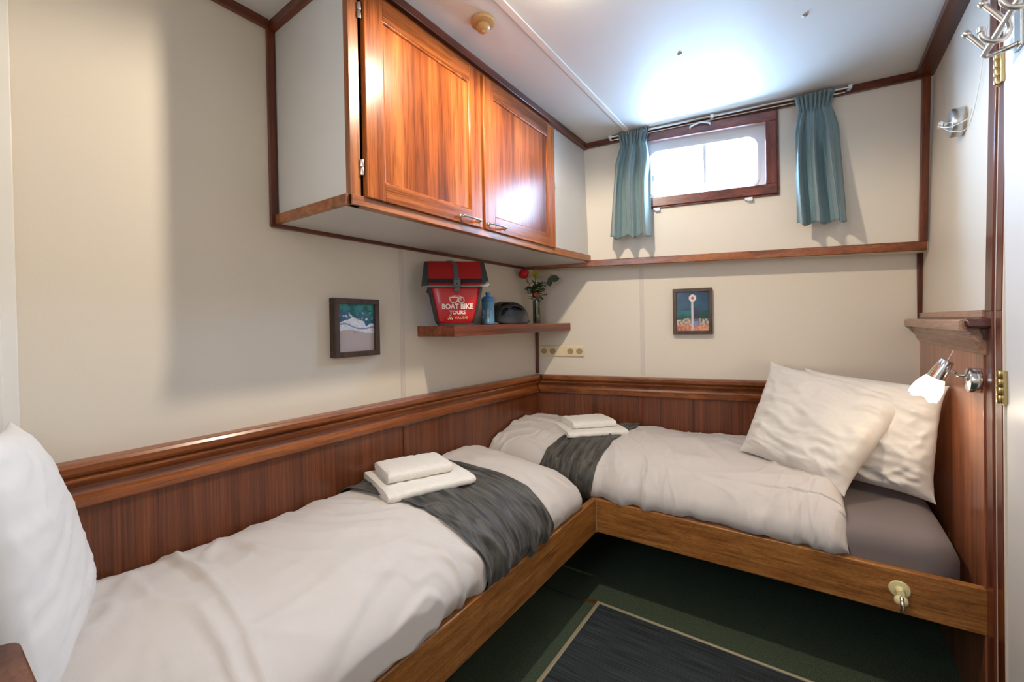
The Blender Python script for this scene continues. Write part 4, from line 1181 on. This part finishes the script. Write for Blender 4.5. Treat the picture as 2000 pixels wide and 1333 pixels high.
# ------------------------------------------------------------------ bunks
BZ0, BZ1 = .308, .460
bl = empty('bunk', 'low built-in wooden bunk along the left wall', 'bunk bed', 'built-in bunks', loc=(.3, -1.5, 0))
bm = B(); box(bm, .620, .648, -2.60, -.555, BZ0, BZ1)
sub(finish(bm, 'side_board', M_board['y'], bevel=.004), bl)
bm = B(); box(bm, .010, .620, -2.32, -.53, .335, .350)
sub(finish(bm, 'base_panel', M_ply), bl)
bb = empty('bunk', 'low built-in wooden bunk below the window wall', 'bunk bed', 'built-in bunks', loc=(1.2, -.3, 0))
bm = B(); hexa(bm, [(.620, -.555, BZ0), (WR - .002, -.532, BZ0), (WR - .002, -.504, BZ0), (.620, -.527, BZ0), (.620, -.555, BZ1), (WR - .002, -.532, BZ1 - .012), (WR - .002, -.504, BZ1 - .012), (.620, -.527, BZ1)])
sub(finish(bm, 'side_board', M_board['x'], bevel=.004), bb)
bm = B(); hexa(bm, [(.012, -.525, .335), (WR - .012, -.505, .335), (WR - .012, yback(WR) - .02, .335), (.012, -.02, .335), (.012, -.525, .350), (WR - .012, -.505, .350), (WR - .012, yback(WR) - .02, .350), (.012, -.02, .350)])
sub(finish(bm, 'base_panel', M_ply), bb)
# light seam where boards meet
bm = B(); box(bm, .6475, .6500, -.5575, -.5550, BZ0, BZ1 - .003)
sub(finish(bm, 'joint_bead', M_plug), bb)
# hook on the board
HK = empty('board_hook', 'cream disc hook with chrome tip on the back bunk board', 'hook', loc=(1.690, -.536, .385))
bm = B(); lathe(bm, [(.027, 0), (.028, .002), (.026, .006), (.013, .008), (.011, .012), (.010, .030)], (1.690, -.535, .388), (0, -1, -.05), 32)
sub(finish(bm, 'disc', M_cream, smooth=45), HK)
bm = B(); lathe(bm, [(.010, 0), (.0165, .005), (.0185, .014), (.0165, .023), (.008, .028), (.0001, .029)], (1.690, -.560, .378), (.0, -.55, -.8), 28)
sub(finish(bm, 'hook_ball', M_cream, smooth=60), HK)
bm = B(); tube(bm, spline([(1.690, -.572, .385), (1.690, -.586, .374), (1.690, -.592, .358), (1.690, -.588, .344), (1.690, -.578, .338)], 14), [.002] + [.0055] * 12 + [.003], 12)
sub(finish(bm, 'hook_tip', M_chrome, smooth=60), HK)

# mattresses
def mattress_grey():
    bm = B()
    x0, x1 = .02, 1.852; zb, zt = .352, .553
    def sup(t): return (1 - abs(t) ** 3.2) ** (1 / 3.2) if abs(t) < 1 else 0
    nu, nv = 110, 60
    def fn(u, v):
        x = x0 + (x1 - x0) * u; yf, ybk = -.512, yback(x) - .025; cr_ = .10
        # v wraps front side, top, back side
        if v < .2: t = v / .2; d = 0; h = t
        elif v > .8: t = (1 - v) / .2; d = 1; h = t
        else: d = (v - .2) / .6; h = 1
        y = yf + (ybk - yf) * d; r = .055
        z = zb + (zt - r - zb) * h
        if .2 <= v <= .8:
            dy = min(y - yf, ybk - y)
            z = zt - r + r * (math.sqrt(max(0, 1 - (1 - min(1, dy / r)) ** 2)))
        # round right end: bows inward with height and at the corners
        dx = x1 - x; 
        if dx < .09:
            k = math.sqrt(max(0, 1 - (1 - dx / .09) ** 2)); z = min(z, zt - .075 + .075 * k)
            pass
        z += .002 * nz(x * 6, y * 6)
        cy = y - yf
        if cy < cr_ and x > 1.4: x -= (x - 1.4) / (x1 - 1.4) * (cr_ - math.sqrt(max(0, cr_ ** 2 - (cr_ - cy) ** 2)))
        return Vector((x, y, z))
    grid(bm, fn, nu, nv)
    # end cap
    def fe(u, v):
        p = fn(1, u); return Vector((p.x, p.y, .352 + (p.z - .352) * v))
    grid(bm, fe, nv, 6)
    bmesh.ops.remove_doubles(bm, verts=bm.verts, dist=.0005)
    return tag(finish(bm, 'mattress', M_sheet, smooth=60), 'mattress in a grey fitted sheet on the back bunk', 'mattress')
mattress_grey()
bm = B(); box(bm, .014, .612, -2.30, -.60, .351, .50)
tag(finish(bm, 'mattress', M_sheet, bevel=.03), 'mattress hidden under the white duvet on the left bunk', 'mattress')

# duvets -----------------------------------------------------------------
def wr(x, y, sd=0):
    """soft crumple field in metres"""
    w1 = nz(x * 2.2 + sd, y * 2.2, .3) * .012
    w2 = ridge(x * 3.1 + 3 * nz(x * 1.5, y * 1.5, sd), y * 4.3, sd + 2) * .006
    w3 = max(0, ridge(x * 5 + 2.5 * nz(x * 2, y * 2, sd + 5), y * 6 + 2 * nz(x * 1.6, y * 1.6, 3), sd + 8) - .62) * .026
    w3 += max(0, ridge(x * 9 + 3 * nz(x * 2.5, y * 2.5, sd + 1), y * 5 + 2 * nz(x * 2, y * 2, 13), sd + 18) - .7) * .014
    w4 = nz(x * 14, y * 14, sd) * .0022
    return w1 + w2 + w3 + w4
LSEC = [(.012, .575), (.014, .620), (.035, .650), (.10, .664), (.22, .668), (.36, .662), (.48, .643), (.565, .610), (.622, .565), (.645, .520), (.640, .485), (.622, .463), (.596, .452)]
LC = spline([(a, b, 0) for a, b in LSEC], 141)
def left_surface(a, y, off=0.0, seed=0, wrk=1.0):
    """a in 0..1 across, y along the bunk"""
    i = a * 140; k = min(int(i), 139); t = i - k
    p = LC[k].lerp(LC[k + 1], t); d = (LC[k + 1] - LC[k]).normalized(); n = Vector((-d.y, d.x))
    x, z = p.x, p.y
    if n.y < 0 and x < .5: n = -n
    y0 = -.615; r = .22
    g = 1.0; shr = 0.0
    if y > y0 - r:
        q = (y - (y0 - r)) / r; q = min(1, q)
        g = (1 - q ** 2.6) ** (1 / 2.2) if q < 1 else 0
        shr = .10 * q ** 4 * max(0, (x - .35) / .30)
    h = wr(x, y, 1 + seed) * wrk * min(1, g * 1.5) * min(1, .35 + x / .15)
    # folds along the aisle side running down
    if x > .55: h += .005 * math.sin(y * 38 + 3 * nz(y * 3, 0, 2)) * (x - .55) / .1 * nz(y * 2.0, 4, 1) * 2
    # long ironing crease and side crease
    cd = y - (-1.978 + .02 * math.sin(x * 6)); h += .0085 * math.exp(-(cd / .011) ** 2) * wrk
    cd2 = (x - .50) - (y + 1.9) * -.12
    if y < -1.5: h += .006 * math.exp(-(cd2 / .015) ** 2) * min(1, (-1.5 - y) * 4) * wrk
    x += n.x * (h + off) - shr; z += n.y * (h + off)
    base = .445
    z = base + (z - base) * g + off * (1 - g) * .5
    x = min(x, .652 + off)
    return Vector((max(x, .009), y, z))
bm = B(); grid(bm, lambda u, v: left_surface(u, -2.325 + (1.710) * (1 - (1 - v) ** 1.25)), 110, 330)
bmesh.ops.remove_doubles(bm, verts=bm.verts, dist=.0001)
tag(finish(bm, 'duvet', M_linen, smooth=180), 'rumpled white duvet on the left bunk', 'duvet', 'white duvets on the bunks')
def runner_left():
    bm = B()
    def fn(u, v):
        a = .045 + u * .935; xx = a
        y0 = -1.455 + .105 * a + .012 * nz(a * 4, 1, 0); y1 = -1.045 + .105 * a + .012 * nz(a * 5, 9, 0)
        y = y0 + (y1 - y0) * v
        k = .003 * math.sin(y * 70 + a * 5 + 4 * nz(a * 3, y * 4, 5)) + .004 * ridge(a * 2.5, y * 22, 4)
        if a > .68: k += .006 * (a - .68) * 3 * math.sin(y * 60 + 3 * nz(y * 6, a, 3))
        return left_surface(a, y, .0075 + k * .8)
    grid(bm, fn, 150, 110)
    return tag(finish(bm, 'bed_runner', runner_mat('charcoal_runner_across_x', 'x'), smooth=180, solid=.002), 'crinkled charcoal bed runner across the left bunk', 'bed runner', 'charcoal bed runners')
runner_left()

BSEC = [(.045, .452), (.012, .470), (.000, .505), (.010, .552), (.050, .602), (.120, .638), (.240, .660)]
def back_curve(x):
    D = .540 + yback(x)
    pts = BSEC + [(D * .62, .668), (D - .08, .660), (D - .020, .640), (D - .012, .600)]
    return D, pts
BCC = {}
def back_surface(x, b, off=0.0, wrk=1.0, seed=0):
    """x along the bunk, b in 0..1 from the aisle edge to the wall"""
    key = round(x, 4)
    if key not in BCC: BCC[key] = spline([(p[0], p[1], 0) for p in back_curve(x)[1]], 121)
    C_ = BCC[key]; i = b * 120; k = min(int(i), 119); t = i - k
    p = C_[k].lerp(C_[k + 1], t); d = (C_[k + 1] - C_[k]).normalized(); n = Vector((-d.y, d.x))
    yd, z = p.x, p.y
    hump = .028 * math.exp(-((x - .10) / .22) ** 2)
    z += hump * min(1, max(0, (z - .5) / .1)) - .020 * min(1, max(0, (x - .5) / .8)) * min(1, max(0, (z - .46) / .12))
    h = wr(x + 7, yd, 3 + seed) * wrk
    if yd < .10 and x > .64:
        h += (.006 * math.sin(x * 52 + 4 * nz(x * 5, 0, 2)) + .006 * nz(x * 22, yd * 8, 2)) * (1 - yd / .10)
    h += .014 * max(0, nz(x * 3.3, yd * 4, 21)) * wrk
    y = -.548 + yd + n.x * (h + off) + .012 * (x - .62) * (1 if yd < .1 else 0)
    z = z + n.y * (h + off)
    xe = 1.560; r = .075
    if x > xe - r:
        q = min(1, (x - (xe - r)) / r); g = math.sqrt(max(0, 1 - q * q))
        fl = .555 if yd > .06 else .46 + (.555 - .46) * max(0, yd - .0) / .06
        if z > fl: z = fl + (z - fl) * g
        if yd < .06: y += .020 * (1 - g)
    if x < .03: z = .50 + (z - .50) * math.sqrt(max(0, 1 - (1 - x / .03) ** 2 * .5))
    y = min(y, yback(x) - .010)
    return Vector((x + .012 * nz(b * 6, 2, 2) * (1 if x > 1.4 else 0), y, z))
bm = B(); grid(bm, lambda u, v: back_surface(.012 + 1.548 * (1 - (1 - u) ** 1.2), v), 340, 110)
tag(finish(bm, 'duvet', M_linen, smooth=180), 'rumpled white duvet on the back bunk, folded back short of the pillows', 'duvet', 'white duvets on the bunks')
def runner_back():
    bm = B()
    def fn(u, v):
        b = .03 + u * .93; yd = b
        x0 = .300 + .012 * nz(b * 5, 3, 1) + .16 * b; x1 = .622 + .010 * nz(b * 5, 6, 1) + .035 * b
        x = x0 + (x1 - x0) * v
        k = .003 * math.sin(x * 80 + b * 5 + 4 * nz(b * 3, x * 4, 5)) + .003 * ridge(b * 2.5, x * 22, 4)
        BCCk = round(x, 4)
        return back_surface(x, b, .007 + k * .8)
    grid(bm, fn, 130, 80)
    return tag(finish(bm, 'bed_runner', runner_mat('charcoal_runner_across_y', 'y'), smooth=180, solid=.002), 'crinkled charcoal bed runner across the back bunk', 'bed runner', 'charcoal bed runners')
runner_back()

# towels ------------------------------------------------------------------
def towel(c, ang, L, W, T, tilt, label, group, seed, layers=1):
    """folded towel: rounded slab whose front edge is a fold; c = centre of its underside"""
    bm = B()
    R = Matrix.Translation(Vector(c)) @ Matrix.Rotation(ang, 4, 'Z') @ Matrix.Rotation(tilt[0], 4, 'X') @ Matrix.Rotation(tilt[1], 4, 'Y')
    t = T / layers
    for q in range(layers):
        prof = []
        n = 44
        for k in range(n):
            a = 2 * PI * k / n; ex = 2.0 / 5.5
            ca, sa = math.cos(a), math.sin(a)
            px = (W / 2) * math.copysign(abs(ca) ** ex, ca); pz = (t / 2) * 1.04 * math.copysign(abs(sa) ** (2.0 / 3.0), sa)
            prof.append((px, pz + t / 2 + q * t))
        NL = 46; rings = []
        for i in range(NL + 1):
            u = -1 + 2 * i / NL; e = (1 - abs(u) ** 14) ** (1 / 5.0) if abs(u) < 1 else .55
            e = max(e, .55)
            row = []
            for px, pz in prof:
                zc = q * t + t / 2
                x = u * L / 2 * (1 - .010 * q); 
                y = px * (.97 + .03 * e) + .004 * nz(u * 2, q + seed, 0); z = zc + (pz - zc) * (.62 + .38 * e)
                dz = .0034 * nz(u * 5 + seed, px * 30, q) + .0016 * nz(u * 16, px * 70, pz * 70 + seed)
                x += .002 * nz(px * 30, pz * 60, seed + q)
                row.append(bm.verts.new(R @ Vector((x, y, z + dz + .003 * (u * u) * -1 * (1 if q else 0)))))
            rings.append(row)
        for i in range(NL):
            for k in range(n): bm.faces.new((rings[i][k], rings[i][(k + 1) % n], rings[i + 1][(k + 1) % n], rings[i + 1][k]))
        bm.faces.new(rings[0]); bm.faces.new(list(reversed(rings[-1])))
    return tag(finish(bm, 'folded_towel', M_towel, smooth=60), label, 'towel', group)
def ctr(pts): 
    s = Vector((0, 0, 0))
    for p in pts: s += Vector(p)
    return s / len(pts)
# left pair: long axis from (.30,-1.45) to (.42,-1.17)
a = math.atan2(-1.165 + 1.467, .420 - .295)
towel((.232, -1.245, .670), a, .325, .325, .040, (-.03, .0), 'larger folded white bath towel at the bottom of the stack on the left bunk', 'folded towels on the bunks', 1)
towel((.212, -1.252, .709), a - .03, .240, .200, .042, (-.02, .0), 'small folded white towel on top of the stack on the left bunk', 'folded towels on the bunks', 4)
a = math.atan2(-.206 + .439, .662 - .421)
towel((.450, -.189, .665), a, .325, .310, .036, (-.03, .0), 'larger folded white bath towel at the bottom of the stack on the back bunk', 'folded towels on the bunks', 7)
towel((.440, -.180, .700), a + .04, .24, .215, .040, (-.02, .0), 'small folded white towel on top of the stack on the back bunk', 'folded towels on the bunks', 9)

# pillows -----------------------------------------------------------------
def pillow(name, label, BL, BR, TR, TL, T, seed, mat, front, wrinkle=1.0, flange=0.0, group='pillows on the bunks', prism=2.2):
    """corner points of the pillow's seam plane; front = unit vector towards the swelling viewer side"""
    BL, BR, TR, TL = map(Vector, (BL, BR, TR, TL))
    n = (BR - BL).cross(TL - BL).normalized()
    if n.dot(Vector(front)) < 0: n = -n
    def P(u, v, side):
        # pinch: edges bow inwards between corners
        uu = u * 2 - 1; vv = v * 2 - 1
        pu = uu * (1 - .075 * (1 - vv ** 4) * abs(uu) ** 3); pv = vv * (1 - .070 * (1 - uu ** 4) * abs(vv) ** 3)
        a, b_ = (pu + 1) / 2, (pv + 1) / 2
        p = (BL * (1 - a) + BR * a) * (1 - b_) + (TL * (1 - a) + TR * a) * b_
        fu = max(0, 1 - abs(uu) ** prism); fv = max(0, 1 - abs(vv) ** prism)
        th = T / 2 * (fu ** .50) * (fv ** .50) * (1.12 - .24 * v)
        e = min(1, (fu * fv) * 4)
        # wrinkles: radiating from corners and horizontal sags
        w_ = 0.0
        w_ += .012 * nz(uu * 1.8 + seed, vv * 1.8, side) 
        w_ += .009 * ridge(uu * 1.6 + 1.2 * nz(uu, vv, seed), vv * 5.0 + uu * 1.1, seed + side * 3) * (.4 + .6 * abs(vv))
        w_ += .010 * max(0, ridge(uu * 2.5 - vv * 2 + nz(uu * 2, vv * 2, seed), vv * 5 + uu, seed + 9) - .35)
        w_ += .0015 * nz(uu * 7, vv * 7, seed)
        ru, rv = uu * .93 - vv * .36, uu * .36 + vv * .93
        q1 = ridge(ru * 1.3 + .5 * nz(ru * 1.2, rv * 1.2, seed + 4), rv * 3.4 + .8 * nz(uu * 1.5, vv * 1.5, seed + 6), seed + 12)
        w_ += .016 * max(0, q1 - .55) / .45 * (.5 + .5 * nz(uu * 2, vv * 2, seed + 30))
        q2 = ridge(ru * 2.2 + 2, rv * 8.5 + 1.2 * nz(uu * 2, vv * 2, seed + 7), seed + 15)
        w_ += .0035 * max(0, q2 - .5) / .5 * (1 if vv < .2 else .45)
        p = p + n * side * (th + w_ * wrinkle * e)
        rim = (1 - min(1, fu * 6)) + (1 - min(1, fv * 6))
        p += n * .006 * nz(uu * 6, vv * 6, seed + 3) * min(1, rim) * wrinkle
        return p
    bm = B()
    m_ = 72
    G = {}
    for side in (1, -1):
        for i in range(m_ + 1):
            for j in range(m_ + 1):
                # denser near the rims
                u = .5 - .5 * math.cos(PI * i / m_); v = .5 - .5 * math.cos(PI * j / m_)
                edge = i in (0, m_) or j in (0, m_)
                if side == -1 and edge: G[(side, i, j)] = G[(1, i, j)]; continue
                G[(side, i, j)] = bm.verts.new(P(u, v, side))
        for i in range(m_):
            for j in range(m_):
                q = [G[(side, i, j)], G[(side, i + 1, j)], G[(side, i + 1, j + 1)], G[(side, i, j + 1)]]
                if len(set(q)) == 4: bm.faces.new(q)
    return tag(finish(bm, name, mat, smooth=180), label, 'pillow', group)
vd = Vector((.3, -.9, .2))
pillow('pillow', 'plump white pillow leaning in the corner behind, touching the headboard panel', (1.41, -.03, .580), (1.835, -.20, .574), (1.878, -.170, 1.010), (1.435, .12, 1.030), .13, 5, M_linen3, vd, wrinkle=1.15)
pillow('pillow', 'creased white pillow propped in front on the back bunk', (1.185, -.165, .665), (1.560, -.335, .590), (1.800, -.120, .952), (1.292, .125, 1.058), .15, 11, M_linen3, vd, wrinkle=1.35)
pillow('pillow', 'white pillow standing upright at the head of the left bunk', (.030, -2.120, .655), (.520, -2.300, .630), (.520, -2.333, 1.125), (.030, -2.235, 1.075), .115, 23, M_linen2, (0, 1, .1), wrinkle=.32, prism=3.0)

# near-left wooden top
TB = empty('side_cabinet', 'dark brown wooden cabinet with rounded top corner at the lower left edge', 'cabinet', loc=(.9, -2.5, 0))
bm = B()
pts = rrect(.540, 1.15, -2.70, -2.287, .022, 6)
lo = [bm.verts.new((x, y, .805)) for x, y in pts]; hi = [bm.verts.new((x, y, .838)) for x, y in pts]
bm.faces.new(list(reversed(lo))); bm.faces.new(hi)
for k in range(len(pts)): j = (k + 1) % len(pts); bm.faces.new((lo[k], lo[j], hi[j], hi[k]))
sub(finish(bm, 'top', M_walnut, bevel=.003), TB)
bm = B(); box(bm, .665, 1.12, -2.68, -2.32, 0.0, .805)
sub(finish(bm, 'body', M_face_z, bevel=.002), TB)

# ------------------------------------------------------------------ floor mat
MT = empty('floor_mat', 'dark ribbed floor mat with pale metal edging between the bunks', 'floor mat', loc=(1.2, -1.2, 0))
mx0, my1 = .655, -.572
bm = B(); box(bm, mx0 + .018, 1.80, -1.95, my1 - .018, .0005, .006)
sub(finish(bm, 'ribbed_mat', M_mat), MT)
bm = B()
prof = [(0, 0), (0, .005), (.004, .008), (.010, .008), (.011, .0065), (.013, .0065), (.014, .008), (.018, .0075), (.018, 0)]
sweep(bm, prof, [lambda a, b: Vector((mx0 + a, my1 - a, b)), lambda a, b: Vector((1.82, my1 - a, b))])
sub(finish(bm, 'edging', M_edge, smooth=30), MT)
bm = B(); sweep(bm, prof, [lambda a, b: Vector((mx0 + a, my1 - a, b)), lambda a, b: Vector((mx0 + a, -1.97, b))])
sub(finish(bm, 'edging', M_edge, smooth=30), MT)
bm = B(); box(bm, .10, .56, -.604, -.601, .0, .0015)
trim(bm, M_black, 'thin dark hatch joint in the carpet under the bunk corner', 0)
bm = B(); v = [(.560, -.600), (.652, -.590), (.652, -.572), (.600, -.588)]
hexa(bm, [(x, y, 0) for x, y in v] + [(x, y, .003) for x, y in v])
trim(bm, M_chip, 'bare timber wedge in the carpet at the mat corner', 0)
